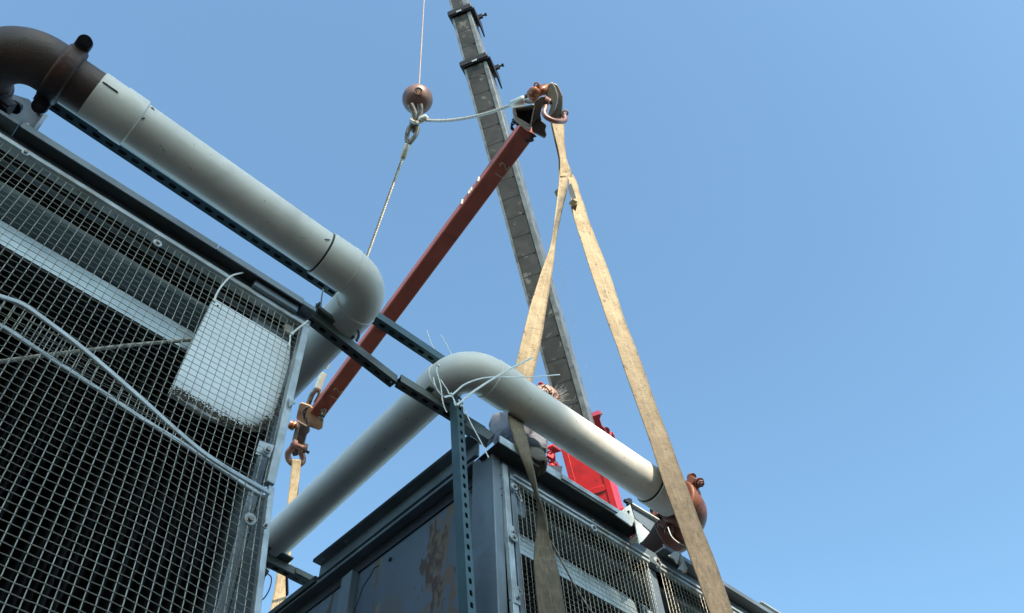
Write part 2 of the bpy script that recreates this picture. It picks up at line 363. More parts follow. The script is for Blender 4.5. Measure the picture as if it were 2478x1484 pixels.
# ------------------------------------------------------------------ cooling units
YF = 2.03
def wire_panel(name, parent, xs, ztop, zbot, yfun, zs, cr, xr, r=0.0013):
    mb = MB()
    for i, x in enumerate(xs):
        zt, zb = ztop(x), zbot(x); n = max(2, int((zt - zb) / (zs)))
        jit = 0
        pts = [W(x + jit, yfun(x, lerp(zt, zb, k / n)) + (cr if (k + i) % 2 else -cr), lerp(zt, zb, k / n)) for k in range(n + 1)]
        mb.tube(pts, r, 4, up=(1, 0, 0), caps=False)
    z = max(ztop(x) for x in xs) + zs * .7; j = 0; zmin = min(zbot(x) for x in xs)
    while z > zmin:
        z -= zs; j += 1
        seg = []; run = []
        for i, x in enumerate(xs):
            if zbot(x) <= z <= ztop(x): run.append(W(x, yfun(x, z) + (-cr if (i + j) % 2 else cr) - r * 1.3, z + random.uniform(-.0004, .0004)))
            else:
                if len(run) > 1: seg.append(run)
                run = []
        if len(run) > 1: seg.append(run)
        for rn in seg: mb.tube(rn, r, 4, caps=False)
    return mb.build(name, WIRE, parent, smooth=False, kind='stuff', recalc=False)
def curved_sheet(mb, x0, x1, prof, th=.003, nx=10):
    rows = []
    for i in range(nx + 1):
        x = lerp(x0, x1, i / nx); w_ = .002 * math.sin(i * 2.1)
        for (y, z) in prof: rows.append(W(x, y + w_, z))
    n = len(prof); k = len(rows)
    vs = rows + [p + V((0, th, th * .5)) for p in rows]; fs = []
    for i in range(nx):
        for j in range(n - 1):
            a, b_, c, d = i * n + j, (i + 1) * n + j, (i + 1) * n + j + 1, i * n + j + 1
            fs += [(a, b_, c, d), (d + k, c + k, b_ + k, a + k)]
        fs += [(i * n, i * n + k, (i + 1) * n + k, (i + 1) * n)]
    return mb.add(vs, fs)
def bolt(parent, p, ax, rw=.019, rb=.008, m1=GALV_L, m2=STEEL):
    ax = V(ax).normalized()
    wsh = MB(); wsh.lathe(p, ax, [(0, rw), (.003, rw), (.0045, rw * .92), (.0045, rw * .5)], 20); wo = wsh.build('washer', m1, parent)
    if OFF.get(wo) is not None and wo.parent is not None and wo.parent.parent is None:
        nb_ = MB(); hexnut(nb_, p + ax * .0045, ax, rb, .008); nb_.build('bolt_head', m2, wo)
    return wo
def interior(u, x0, x1, dz):
    mb = MB(); curved_sheet(mb, x0, x1, [(2.13, 2.447 + dz), (2.128, 2.49 + dz), (2.135, 2.535 + dz), (2.155, 2.575 + dz), (2.2, 2.61 + dz), (2.27, 2.63 + dz), (2.36, 2.635 + dz)])
    mb.bar(W(x0, 2.128, 2.445 + dz), W(x1, 2.128, 2.445 + dz), .012, .006)
    mb.build('drift_sheet', INNER, u, recalc=False)
    mb = MB(); curved_sheet(mb, x0, x1, [(2.15, 2.715 + dz), (2.17, 2.73 + dz), (2.21, 2.748 + dz), (2.3, 2.757 + dz)]); mb.build('upper_sheet', INNER, u, recalc=False)
    mb = MB(); mb.tube([W(lerp(x0, x1, i / 8), 2.145 + .002 * math.sin(i * 2), 2.71 + dz) for i in range(9)], .0105, 10, up=(0, 0, 1)); mb.build('rib', GALV_L, u)
    mb = MB(); mb.box(x0, x1, 2.085, 2.10, 2.742 + dz, 2.754 + dz); mb.build('inner_rail', GALV, u, .002)
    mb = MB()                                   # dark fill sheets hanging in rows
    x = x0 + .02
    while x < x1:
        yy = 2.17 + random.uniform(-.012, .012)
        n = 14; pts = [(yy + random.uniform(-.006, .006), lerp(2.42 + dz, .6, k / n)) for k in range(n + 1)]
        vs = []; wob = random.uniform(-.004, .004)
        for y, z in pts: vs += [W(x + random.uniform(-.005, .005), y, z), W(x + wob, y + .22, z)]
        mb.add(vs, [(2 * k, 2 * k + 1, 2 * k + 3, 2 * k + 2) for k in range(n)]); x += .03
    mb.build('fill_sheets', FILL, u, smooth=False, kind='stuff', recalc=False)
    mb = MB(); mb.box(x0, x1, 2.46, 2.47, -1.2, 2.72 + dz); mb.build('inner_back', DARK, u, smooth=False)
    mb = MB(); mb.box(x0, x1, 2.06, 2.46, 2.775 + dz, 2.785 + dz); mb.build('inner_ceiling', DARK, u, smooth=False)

# ---- left unit
UL = thing('cooling_unit', W(-.6, 3.2, -1.6), 'near grey cooling unit at left, mesh front holding a white board, both mesh panels bowed', 'cooling unit', 'cooling units')
xl0, xl1 = -1.9, .868
curveU = [(-60, 700), (0, 718), (54, 737), (108, 774), (204, 847), (323, 949), (457, 1068), (538, 1127), (654, 1194)]
curveL = [(-60, 770), (0, 788), (32, 807), (108, 858), (215, 928), (344, 1014), (457, 1084), (540, 1140), (656, 1216)]
cu = [at(x, y, 1, 1.93 + (.045 if x > 600 else 0)) - EYE for x, y in curveU]; cl = [at(x, y, 1, 1.99) - EYE for x, y in curveL]
def interp(c, x):
    if x <= c[0].x: return c[0].z + (x - c[0].x) * (c[1].z - c[0].z) / (c[1].x - c[0].x)
    for a, b_ in zip(c, c[1:]):
        if x <= b_.x: return lerp(a.z, b_.z, (x - a.x) / (b_.x - a.x))
    return c[-1].z
yup = lambda x, z: 2.03 - .04 * (2.75 - z) / .8
ylo = lambda x, z: 1.985 - .19 * max(0, 1.97 - z) - .05 * min(1, max(0, (.86 - x) / .35))
frange = lambda a, b_, s_: [a + s_ * i for i in range(int((b_ - a) / s_) + 1)]
wire_panel('wire_mesh', UL, frange(-.50, .84, .0262), lambda x: 2.752, lambda x: interp(cl, x), yup, .0262, .0006, 0)
wire_panel('wire_mesh', UL, frange(-.22, .862, .0275), lambda x: interp(cu, x), lambda x: .85, ylo, .0275, .0006, 0)
def rimbar(u, c, r, m, nm):
    mb = MB(); mb.tube(spline([EYE + p for p in c], 4), r, 8, flat=.6); return mb.build(nm, m, u)
rimbar(UL, cu, .0085, GALV_L, 'panel_rim'); rimbar(UL, cl, .0085, GALV_L, 'panel_rim')
mb = MB(); mb.box(xl0, xl1 - .004, YF - .012, YF + .03, 2.752, 2.772); mb.build('mesh_frame', GALV_L, UL, .002)
mb = MB(); mb.hexa([W(.842, 1.985, 1.97), W(.868, 1.985, 1.97), W(.868, 2.01, 1.97), W(.842, 2.01, 1.97), W(.842, 2.018, 2.752), W(.868, 2.018, 2.752), W(.868, 2.043, 2.752), W(.842, 2.043, 2.752)]); mb.build('mesh_frame', GALV_L, UL, .002)
mb = MB(); mb.hexa([W(.850, 1.765, .9), W(.868, 1.765, .9), W(.868, 1.79, .9), W(.850, 1.79, .9), W(.850, 1.98, 1.955), W(.868, 1.98, 1.955), W(.868, 2.0, 1.955), W(.850, 2.0, 1.955)]); mb.build('mesh_frame', GALV_L, UL, .002)
mb = MB(); mb.box(xl0, xl1 + .004, YF + .002, YF + .04, 2.773, 2.81); mb.build('header_panel', GALV, UL, .001)
mb = MB(); mb.box(-.26, xl1 - .06, 1.985, YF + .06, 2.812, 2.816); mb.build('top_flange', GALV_D, UL)
mb = MB(); mb.box(-.255, .45, 1.981, 1.985, 2.805, 2.835); mb.box(.454, xl1 - .065, 1.979, 1.984, 2.803, 2.832); mb.build('flange_lip', GALV, UL)
mb = MB(); mb.box(xl0, -.262, 1.985, YF + .06, 2.812, 2.83); mb.build('header_cap', GALV, UL, .002)
mb = MB(); mb.box(.62, .80, 2.0, 2.028, 2.775, 2.808); mb.box(.80, .862, 1.985, 2.05, 2.812, 2.835); mb.build('splice_plate', GALV, UL, .003)
mb = MB(); mb.box(xl0, xl1 - .002, 2.10, 4.3, 2.80, 2.81); mb.build('roof_sheet', GALV, UL, smooth=False)
mb = MB(); mb.box(.858, .866, 2.045, 4.3, -1.4, 2.80); mb.build('end_wall', GALV, UL, smooth=False)
mb = MB(); mb.box(xl0, xl1 - .01, 4.29, 4.3, -1.4, 2.80); mb.build('back_wall', GALV, UL, smooth=False)
mb = MB(); mb.box(xl0, xl0 + .01, 2.045, 4.29, -1.4, 2.80); mb.build('end_wall', GALV, UL, smooth=False)
mb = MB(); mb.box(xl0, xl1 - .003, 2.05, 4.28, -1.6, -1.41); mb.build('base_tank', GALV, UL, .01)
mb = MB(); mb.hexa([W(.862, 1.79, .9), W(.868, 1.79, .9), W(.868, 2.06, .9), W(.862, 2.06, .9), W(.862, 2.0, 1.955), W(.868, 2.0, 1.955), W(.868, 2.06, 1.955), W(.862, 2.06, 1.955)]); mb.build('frame_return', GALV, UL)
# inner corner post behind the mesh
mb = MB(); mb.box(.822, .846, 2.05, 2.062, -1.4, 2.14); mb.box(.846, .856, 2.05, 2.09, -1.4, 2.73); mb.build('corner_post', GALV, UL, .002)
interior(UL, xl0 + .02, .835, 0)
mb = MB(); mb.box(.68, .83, 2.084, 2.092, 2.62, 2.742); mb.build('corner_bracket', GALV, UL, .002)
mb = MB(); mb.lathe(at(695, 800, 1, 2.045), V((0, -1, 0)), [(0, .024), (.01, .022), (.012, .012)], 16); mb.build('latch', STEEL, UL)
bolt(UL, at(380, 590, 1, 2.017), (0, -1, 0), .016, .007)
bolt(UL, at(60, 372, 1, 2.017), (0, -1, 0), .012, .006)
bolt(UL, at(380, 576, 1, 2.027), (0, -1, 0), .006, .004)
bolt(UL, at(604, 1257, 1, 1.93), (0, -1, -.2), .018, .008)
bolt(UL, at(646, 1090, 1, 1.985), (0, -1, 0), .014, .008)
bolt(UL, at(640, 1275, 1, 1.925), (0, -1, 0), .007, .004)
mb = MB(); mb.prism([at(x, y, 1, 1.995) for x, y in ((628, 1066), (664, 1078), (652, 1108), (618, 1098))], (0, .003, 0)); mb.build('clip_plate', GALV_L, UL)
mb = MB(); mb.prism([at(x, y, 1, 1.99) for x, y in ((700, 962), (716, 975), (700, 984))], (0, .006, 0)); mb.build('bent_tab', GALV_L, UL)
# nozzle bulkhead above the roof at the far left
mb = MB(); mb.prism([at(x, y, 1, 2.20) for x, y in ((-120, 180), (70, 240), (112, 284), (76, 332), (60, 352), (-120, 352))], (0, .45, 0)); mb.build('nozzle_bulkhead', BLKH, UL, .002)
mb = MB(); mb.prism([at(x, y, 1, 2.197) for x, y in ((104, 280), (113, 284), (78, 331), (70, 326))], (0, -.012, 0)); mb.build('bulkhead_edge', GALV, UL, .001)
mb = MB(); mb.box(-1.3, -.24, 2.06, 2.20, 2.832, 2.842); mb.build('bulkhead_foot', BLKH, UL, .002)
for p_ in ((94, 276), (64, 306), (62, 322), (20, 300)): bolt(UL, at(p_[0], p_[1], 1, 2.199), (0, -1, 0), .008, .006, STEEL)

# board wired inside the mesh
bd = thing('foam_board', at(560, 880, 1, 2.07), 'white foam board caked with mud along its lower edge behind the near mesh', 'board')
out = [(518, 722), (610, 775), (703, 832), (700, 880), (684, 945), (668, 1000), (648, 1034), (620, 1046), (590, 1043), (540, 1022), (480, 985), (412, 948), (452, 860), (490, 780)]
def poly(c, t):
    i = min(int(t * (len(c) - 1)), len(c) - 2); f = t * (len(c) - 1) - i; return (lerp(c[i][0], c[i + 1][0], f), lerp(c[i][1], c[i + 1][1], f))
lc = [(518, 722), (490, 780), (452, 860), (412, 948)]; rc = [(703, 832), (700, 880), (684, 945), (668, 1000), (642, 1040)]
rows = []; NR, NC = 24, 16
for i in range(NR + 1):
    t = i / NR; a, b_ = poly(lc, t), poly(rc, t)
    for j in range(NC + 1):
        u = j / NC; bul = 24 * math.sin(math.pi * min(1, u * 1.05)) * t ** 4
        yv = 2.06 + .018 * max(0, (t - .8) / .2) ** 1.8 + .02 * max(0, (u - .85) / .15) * t
        rows.append(at(lerp(a[0], b_[0], u), lerp(a[1], b_[1], u) + bul, 1, yv))
mb = MB(); kk = len(rows); mb.add(rows + [p + V((0, .02, 0.004)) for p in rows], [])
W1 = NC + 1
for i in range(NR):
    for j in range(NC):
        q_ = (i * W1 + j, i * W1 + j + 1, (i + 1) * W1 + j + 1, (i + 1) * W1 + j); mb.f += [q_, tuple(x + kk for x in q_[::-1])]
for i in range(NR):
    for j in (0, NC): q_ = (i * W1 + j, (i + 1) * W1 + j); mb.f.append((q_[0], q_[1], q_[1] + kk, q_[0] + kk))
for j in range(NC):
    for i in (0, NR): q_ = (i * W1 + j, i * W1 + j + 1); mb.f.append((q_[0], q_[1], q_[1] + kk, q_[0] + kk))
mb.build('board_sheet', FOAM, bd)
mb = MB()
for i in range(1500):
    t = random.random(); seg_ = random.choices([((412, 946), (480, 984)), ((480, 984), (540, 1020)), ((540, 1020), (590, 1042)), ((590, 1042), (622, 1045)), ((622, 1045), (655, 1020)), ((655, 1020), (684, 945))], [3, 3, 3, 2, 2, 1])[0]
    (ax_, ay), (bx, by) = seg_
    px, py = lerp(ax_, bx, t) + random.gauss(0, 2), lerp(ay, by, t) - abs(random.gauss(0, 9)) + 1
    if seg_[0][0] > 640: px += 6
    p = at(px, py, 1, 2.066 - random.random() * .015 - (.02 if px > 655 else 0)); r = random.uniform(.0012, .0042)
    mb.add([p + V((random.uniform(-r, r), 0, -r)), p + V((-r, random.uniform(-r, r) * .4, random.uniform(-r, r))), p + V((r, 0, random.uniform(-r, r))), p + V((0, -r * .6, 0)), p + V((random.uniform(-r, r), 0, r))],
           [(0, 2, 3), (2, 4, 3), (4, 1, 3), (1, 0, 3)])
mb.build('mud_crust', MUD, bd, smooth=False, kind='stuff', recalc=False)
mb = MB(); mb.cyl(at(527, 740, 1, 2.059), at(527, 740, 1, 2.056), .003, 10); mb.build('tie_hole', INK, bd)
mb = MB(); mb.cyl(at(697, 838, 1, 2.059), at(697, 838, 1, 2.056), .003, 10); mb.build('tie_hole', INK, bd)

mb = MB(); mb.tube(spline([at(-40, 882, 1, 2.10), at(100, 862, 1, 2.10), at(240, 845, 1, 2.10), at(360, 832, 1, 2.10), at(470, 822, 1, 2.10)], 30), .0065, 12, lobes=6, twist=150)
tag(mb.build('cable', ROPE), 'twisted grey cable strung across the dark inside of the near unit', 'cable')

# ---- right unit
UR = thing('cooling_unit', W(3.2, 3.2, -1.6), 'far grey cooling unit at right with a rust-stained end wall and slings across its mesh', 'cooling unit', 'cooling units')
XE, xr1, dz = 1.737, 5.2, -.055
yr = lambda x, z: 2.022 - .045 * (2.66 - z) / .7
wire_panel('wire_mesh', UR, frange(1.842, 2.585, .0222), lambda x: 2.605, lambda x: 1.25, yr, .0222, .0002, 0, .0011)
wire_panel('wire_mesh', UR, frange(2.655, 3.6, .0222), lambda x: 2.605, lambda x: 1.45, yr, .0222, .0002, 0, .0011)
def lean(x0, x1, z0, z1, off, th):
    f = lambda z: yr(0, z) - off
    return [W(x0, f(z0), z0), W(x1, f(z0), z0), W(x1, f(z0) + th, z0), W(x0, f(z0) + th, z0), W(x0, f(z1), z1), W(x1, f(z1), z1), W(x1, f(z1) + th, z1), W(x0, f(z1) + th, z1)]
mb = MB(); mb.hexa(lean(1.817, 1.838, 1.2, 2.64, .002, .02)); mb.build('mesh_frame', GALV, UR, .002)
mb = MB(); mb.hexa(lean(1.817, 2.59, 2.605, 2.632, .006, .02)); mb.hexa(lean(1.83, 2.585, 2.622, 2.634, .014, .01)); mb.build('mesh_frame', GALV_L, UR, .002)
mb = MB(); mb.hexa(lean(2.65, 3.7, 2.605, 2.632, .006, .02)); mb.hexa(lean(2.655, 3.65, 2.622, 2.634, .014, .01)); mb.build('mesh_frame', GALV_L, UR, .002)
mb = MB(); mb.hexa(lean(2.592, 2.648, 1.2, 2.60, -.02, .02)); mb.build('mid_post', GALV, UR, .002)
mb = MB(); mb.hexa(lean(1.782, 1.808, .9, 2.67, .004, .02)); mb.build('edge_angle', GALV_L, UR, .002)
mb = MB(); mb.hexa(lean(1.808, 1.816, .9, 2.66, -.018, .01)); mb.build('seam', DARK, UR)
mb = MB(); mb.hexa([W(1.737, 1.955, .9), W(1.781, 1.955, .9), W(1.781, 2.15, .9), W(1.737, 2.15, .9), W(1.737, 2.03, 2.74), W(1.781, 2.03, 2.74), W(1.781, 2.15, 2.74), W(1.737, 2.15, 2.74)]); mb.build('corner_post', GALV, UR, .004)
for z_ in (2.32, 2.03):
    mb = MB(); mb.hexa(lean(1.784, 1.812, z_ - .035, z_ + .03, .008, .004)); mb.build('clip_plate', GALV_L, UR, .001)
    bolt(UR, W(1.80, yr(0, z_) - .009, z_ - .01), (0, -1, 0), .008, .005)
for p_ in ((341, 805), (378, 1248)): bolt(UR, at(1142.6 + .29206 * p_[0], 1066.4 + .29206 * p_[1], 1, 1.985), (0, -1, 0), .018, .007)
for p_ in ((1003, 725), (1540, 1020), (1525, 995), (345, 385)): bolt(UR, at(1142.6 + .29206 * p_[0], 1066.4 + .29206 * p_[1], 1, 2.0), (0, -1, 0), .017, .007)
bolt(UR, at(1142.6 + .29206 * 985, 1066.4 + .29206 * 672, 1, 2.02), (0, -1, 0), .008, .005)
for k, (px, py) in enumerate(((232, 288), (237, 398), (241, 455), (305, 1322))):
    mb = MB(); p_ = at(1142.6 + .29206 * px, 1066.4 + .29206 * py, 1, 2.013 if k < 3 else 1.975); mb.cyl(p_, p_ + V((0, -.003, 0)), .0032, 10); mb.build('rivet_hole', INK, UR)
mb = MB(); mb.box(XE + .05, xr1, YF, YF + .03, 2.636, 2.70); mb.build('header_panel', GALV, UR, .001)
mb = MB(); mb.box(XE - .02, 2.50, 1.965, YF + .06, 2.702, 2.706); mb.build('top_flange', GALV_D, UR)
mb = MB(); mb.box(XE - .02, 2.50, 1.960, 1.9645, 2.694, 2.732); mb.box(2.04, 2.50, 1.952, 1.9595, 2.70, 2.722); mb.build('flange_lip', GALV_L, UR)
mb = MB(); mb.box(2.66, xr1, 1.985, YF + .06, 2.702, 2.71); mb.box(2.66, xr1, 1.981, 1.985, 2.70, 2.722); mb.build('top_flange', GALV, UR)
mb = MB(); mb.box(3.45, xr1, 2.10, 2.16, 2.74, 2.86); mb.box(3.45, xr1, 2.06, 2.10, 2.85, 2.86); mb.build('rear_rail', GALV_L, UR, .002)
mb = MB(); mb.box(XE + .06, xr1, 2.10, 4.3, 2.72, 2.735); mb.build('roof_sheet', GALV, UR, smooth=False)
mb = MB(); mb.box(xr1 - .01, xr1, 2.045, 4.29, -1.4, 2.72); mb.build('end_wall', GALV, UR, smooth=False)
mb = MB(); mb.box(XE + .06, xr1, 4.301, 4.31, -1.4, 2.72); mb.build('back_wall', GALV, UR, smooth=False)
mb = MB(); mb.box(XE, xr1, 2.05, 4.28, -1.6, -1.41); mb.build('base_tank', GALV, UR, .01)
interior(UR, 1.86, 2.60, dz); interior(UR, 2.64, xr1 - .05, dz)
mb = MB(); mb.box(1.83, 1.93, 2.06, 2.068, 2.50, 2.60); mb.build('corner_bracket', GALV, UR, .002)
mb = MB(); mb.lathe(at(1252, 1182, 1, 2.05), V((0, -1, 0)), [(0, .03), (.006, .028), (.01, .015)], 14); mb.build('latch', GALV_L, UR)
mb = MB(); mb.tube(spline([at(x, y, 1, 2.04) for x, y in ((1242, 1178), (1250, 1195), (1262, 1215), (1258, 1190), (1262, 1172))], 5), .0035, 8); mb.build('latch_wire', GALV_L, UR)
# end wall (faces the gap)
sl_ = lambda y: .063 * (y - 2.28) / .96
def ybox(mb, x0, x1, y0, y1, z0, z1, k=1):
    mb.hexa([W(x0, y0, z0 + k * sl_(y0)), W(x1, y0, z0 + k * sl_(y0)), W(x1, y1, z0 + k * sl_(y1)), W(x0, y1, z0 + k * sl_(y1)), W(x0, y0, z1 + k * sl_(y0)), W(x1, y0, z1 + k * sl_(y0)), W(x1, y1, z1 + k * sl_(y1)), W(x0, y1, z1 + k * sl_(y1))]); return mb
mb = MB(); mb.box(1.792, 1.80, 2.152, 4.3, -1.4, 2.79)
wall = mb.build('end_wall', WALLM, UR, smooth=False)
mb = MB(); ybox(mb, 1.741, 1.747, 2.12, 3.255, 2.774, 2.848); ybox(mb, 1.696, 1.747, 2.12, 3.255, 2.850, 2.856); ybox(mb, 1.728, 1.747, 2.12, 3.255, 2.768, 2.772)
mb.build('top_channel', GALV, UR)
mb = MB(); ybox(mb, 1.694, 1.698, 2.12, 3.25, 2.853, 2.862); mb.build('channel_lip', GALV_D, UR)
for yy in (3.20, 3.02):
    mb = MB(); p_ = W(1.72, yy, 2.849 + sl_(yy)); mb.cyl(p_, p_ + V((0, 0, -.002)), .006, 10); mb.build('rivet', GALV_L, UR)
mb = MB(); ybox(mb, 1.738, 1.79, 2.151, 4.3, 2.748, 2.765); mb.build('top_rail', GALV, UR, .002)
mb = MB(); ybox(mb, 1.784, 1.791, 2.151, 4.3, 2.690, 2.747); mb.build('recess_shade', BLACK, UR)  # black strip standing in for the shade in the recess under the rail
mb = MB(); ybox(mb, 1.725, 1.738, 3.26, 4.3, 2.758, 2.790); mb.build('rail_lip', GALV_D, UR)
mb = MB(); mb.box(1.755, 1.791, 2.99, 3.07, -1.4, 2.74); mb.build('stiffener', GALV, UR, .003)
for y_, z_ in ((2.30, 2.62), (2.21, 2.66), (2.75, 2.66), (3.03, 2.58)):
    mb = MB(); mb.cyl(W(1.792, y_, z_), W(1.783, y_, z_), .009, 8); mb.build('bolt_head', BLACK, UR)
# split seam in the wall sheet
mb = MB(); mb.tube([at(x, y, 0, 1.791) for x, y in ((855, 1484), (868, 1450), (878, 1420), (895, 1395), (905, 1375), (917, 1368))], .0022, 6); mb.build('split_seam', INK, UR)
# support bracket plates on the roof by the nozzle
G = lambda x, y: (1142.6 + .29206 * x, 1066.4 + .29206 * y)
mb = MB(); mb.prism([at(*G(*p), 1, 1.945) for p in ((1185, 612), (1308, 528), (1345, 650), (1322, 710))], (0, .006, 0)); mb.build('bracket_plate', BRACK, UR, .001)
mb = MB(); mb.prism([at(*G(*p), 1, 1.94) for p in ((1348, 648), (1470, 760), (1440, 800), (1410, 835), (1385, 850), (1365, 760))], (0, .006, 0)); mb.build('bracket_plate', BRACK, UR, .001)
mb = MB(); mb.prism([at(*G(*p), 1, 1.956) for p in ((1320, 535), (1528, 660), (1475, 750), (1350, 640))], (0, .008, 0)); mb.build('bracket_web', GALV, UR, .001)
mb = MB(); mb.bar(at(*G(1315, 530), 1, 1.95), at(*G(1535, 662), 1, 1.95), .02, .008); mb.build('bracket_flange', BRACK, UR, .001)
mb = MB(); mb.bar(at(*G(1335, 830), 1, 1.99), at(*G(1375, 770), 1, 1.99), .04, .02); mb.prism([at(*G(*p), 1, 1.995) for p in ((1336, 828), (1370, 770), (1388, 858))], (0, .006, 0)); mb.build('rail_end', BRACK, UR, .001)
mb = MB(); mb.prism([at(*G(*p), 1, 1.97) for p in ((1625, 950), (1680, 915), (1725, 930), (1700, 1020), (1680, 985))], (0, .006, 0)); mb.build('bracket_plate', BRACK, UR, .001)
mb = MB(); mb.prism([at(*G(*p), 1, 1.965) for p in ((1705, 1060), (1745, 1010), (1765, 1085))], (0, .006, 0)); mb.bar(at(*G(1700, 935), 1, 1.99), at(*G(1760, 1080), 1, 1.98), .03, .02); mb.build('bracket_plate', BRACK, UR, .001)
mb = MB(); mb.cyl(at(*G(1293, 590), 1, 1.944), at(*G(1293, 590), 1, 1.941), .006, 8); mb.build('rivet_hole', INK, UR)
mb = MB(); p_ = at(*G(1300, 522), 1, 1.955); mb.bar(p_ + V((-.03, 0, 0)), p_ + V((.045, 0, .005)), .012, .012); hexnut(mb, p_ + V((0, 0, -.01)), V((0, 0, 1)), .014, .03); mb.build('clamp_screw', BLACK, UR)
# wire hung across the far mesh
mb = MB(); mb.tube(spline([at(*G(*p), 1, 1.975) for p in ((650, 835), (720, 960), (810, 1130), (900, 1290), (990, 1425), (1040, 1500))], 14), .0038, 10, lobes=5, twist=260)
tag(mb.build('cable', STEEL), 'thin dark cable hanging across the far unit mesh beside the sling', 'cable')

# ------------------------------------------------------------------ pipe runs
R = .084; ZP = 3.07
def sweep(mb, pts, rs, seg=40): return mb.tube(pts, rs, seg, up=(0, 0, 1))
def clamp(parent, c, axis, m, mbolt, lug=V((0, -.85, .53)), tan=V((0, .53, .85))):
    mb = MB(); a = V(axis).normalized()
    mb.lathe(c - a * .032, a, [(0, R * 1.02), (0, R * 1.2), (.008, R * 1.28), (.056, R * 1.28), (.064, R * 1.2), (.064, R * 1.02)], 40)
    for sg in (1, -1):
        mb.bar(c + lug * (R * 1.1 * sg) - a * 0, c + lug * (R * 1.1 * sg + .045 * sg), .05, .05, tan)
    body = mb.build('clamp', m, parent, .004)
    for sg in (1, -1):
        p = c + lug * ((R * 1.28 + .022) * sg)
        b_ = MB(); b_.cyl(p - tan * .06, p + tan * .06, .0095, 12); b_.cyl(p - tan * .030, p - tan * .036, .024, 20); b_.cyl(p + tan * .030, p + tan * .036, .024, 20)
        hexnut(b_, p - tan * .036, -tan, .017, .016); hexnut(b_, p + tan * .036, tan, .017, .016)
        b_.build('bolt', mbolt, body)
    return body
X_, Y_, Z_ = V((1, 0, 0)), V((0, 1, 0)), V((0, 0, 1))
# run 1
P1 = thing('pipe_run', W(.3, 1.907, ZP), 'large white pipe run above the near unit with a brown steel elbow at left', 'pipe', 'white pipe runs')
y1, y1b, xd1 = 1.900, 1.925, 1.045
yy = lambda x: lerp(y1, y1b, (x + .14) / 1.0)
mb = MB(); sweep(mb, [W(x, yy(x), ZP) for x in (-.02, .2, .5, .80)], R); mb.build('pipe_section', PVC, P1)
mb = MB(); sweep(mb, [W(x, yy(x), ZP) for x in (-.150, -.145, -.07, -.065, .012, .016)], [R * 1.02, R * 1.06, R * 1.06, R * 1.10, R * 1.10, R * 1.04]); mb.build('coupling', PVC2, P1)
mb = MB()
for a_ in (-2.75,): 
    o_ = V((0, math.cos(a_), math.sin(a_))) * R * 1.075
    mb.bar(W(-.14, yy(-.14), ZP) + o_, W(-.085, yy(-.1), ZP) + o_, .004, .004)
mb.build('moulding_mark', INK, P1)
re = .115; ce = W(xd1 - re, y1b + re, ZP)
pa = [W(.80, y1b, ZP), W(.801, y1b, ZP), W(xd1 - re - .004, y1b, ZP), W(xd1 - re, y1b, ZP)] + arc(ce, re, -Y_, X_, .02, math.pi / 2 - .02, 18) + [W(xd1, y1b + re + .001, ZP), W(xd1, y1b + re + .005, ZP), W(xd1, y1b + re + .11, ZP), W(xd1, y1b + re + .111, ZP)]
ra = [R * 1.0, R * 1.09, R * 1.09, R * 1.04] + [R * 1.04] * 19 + [R * 1.04, R * 1.09, R * 1.09, R]
mb = MB(); sweep(mb, pa, ra); mb.build('elbow', PVC2, P1)
mb = MB(); sweep(mb, [W(.793, y1b, ZP), W(.801, y1b, ZP)], R * 1.03); mb.build('joint_ring', INK, P1)
mb = MB(); sweep(mb, [W(xd1, y1b + re + .10, ZP), W(xd1, 3.2, ZP), W(xd1, 5.2, ZP)], R); mb.build('pipe_section', PVC, P1)
mb = MB(); sweep(mb, [W(-.30, y1, ZP), W(-.14, y1, ZP)], R * 1.0); mb.build('steel_stub', BROWN, P1)
rb_ = .155; cb = W(-.30, y1 + rb_, ZP)
mb = MB(); sweep(mb, [W(-.26, y1, ZP)] + arc(cb, rb_, -Y_, -X_, 0, math.pi / 2, 18) + [W(-.30 - rb_, y1 + rb_ + .04, ZP)], R * 1.10); mb.build('steel_elbow', BROWN, P1)
mb = MB(); sweep(mb, [W(-.30 - rb_, y1 + rb_, ZP), W(-.30 - rb_, y1 + .4, ZP)], R); mb.build('nozzle', BROWN, P1)
clamp(P1, W(-.255, y1, ZP), X_, mat('dark_orange_clamp', (0.09, 0.03, 0.015), .55, 0, .3, 9, (0.02, 0.014, 0.014), (.42, .56), .2), BLACK)
clamp(P1, W(-.30 - rb_, y1 + rb_ + .05, ZP), Y_, MATS['dark_orange_clamp'], BLACK, V((.85, 0, -.3)).normalized(), V((.3, 0, .85)).normalized())
def drip(par, x, yc, a_, L_, wd_, down=.5):
    o0 = V((0, math.cos(a_), math.sin(a_))) * (R * 1.005); o1 = V((0, math.cos(a_ - L_), math.sin(a_ - L_))) * (R * 1.005)
    n_ = 6; pts = [W(x + .004 * math.sin(k * 1.3), yc, ZP) + V((0, math.cos(a_ + L_ * k / n_), math.sin(a_ + L_ * k / n_))) * (R * 1.003) for k in range(n_ + 1)]
    mb = MB(); mb.tube(pts, [wd_ * (1 - .7 * k / n_) for k in range(n_ + 1)], 6, up=(0, 0, 1)); return mb.build('primer_drip', INK, par)
for x_, a_, L_, w_ in ((.775, 3.45, .16, .0022), (.781, 3.42, .12, .0016), (.768, 3.52, .07, .0015), (.028, 2.95, .14, .002), (.034, 3.0, .10, .0014), (.024, 3.75, .12, .0024), (-.075, 4.2, .2, .0012)): drip(P1, x_, yy(x_), a_, L_, w_)
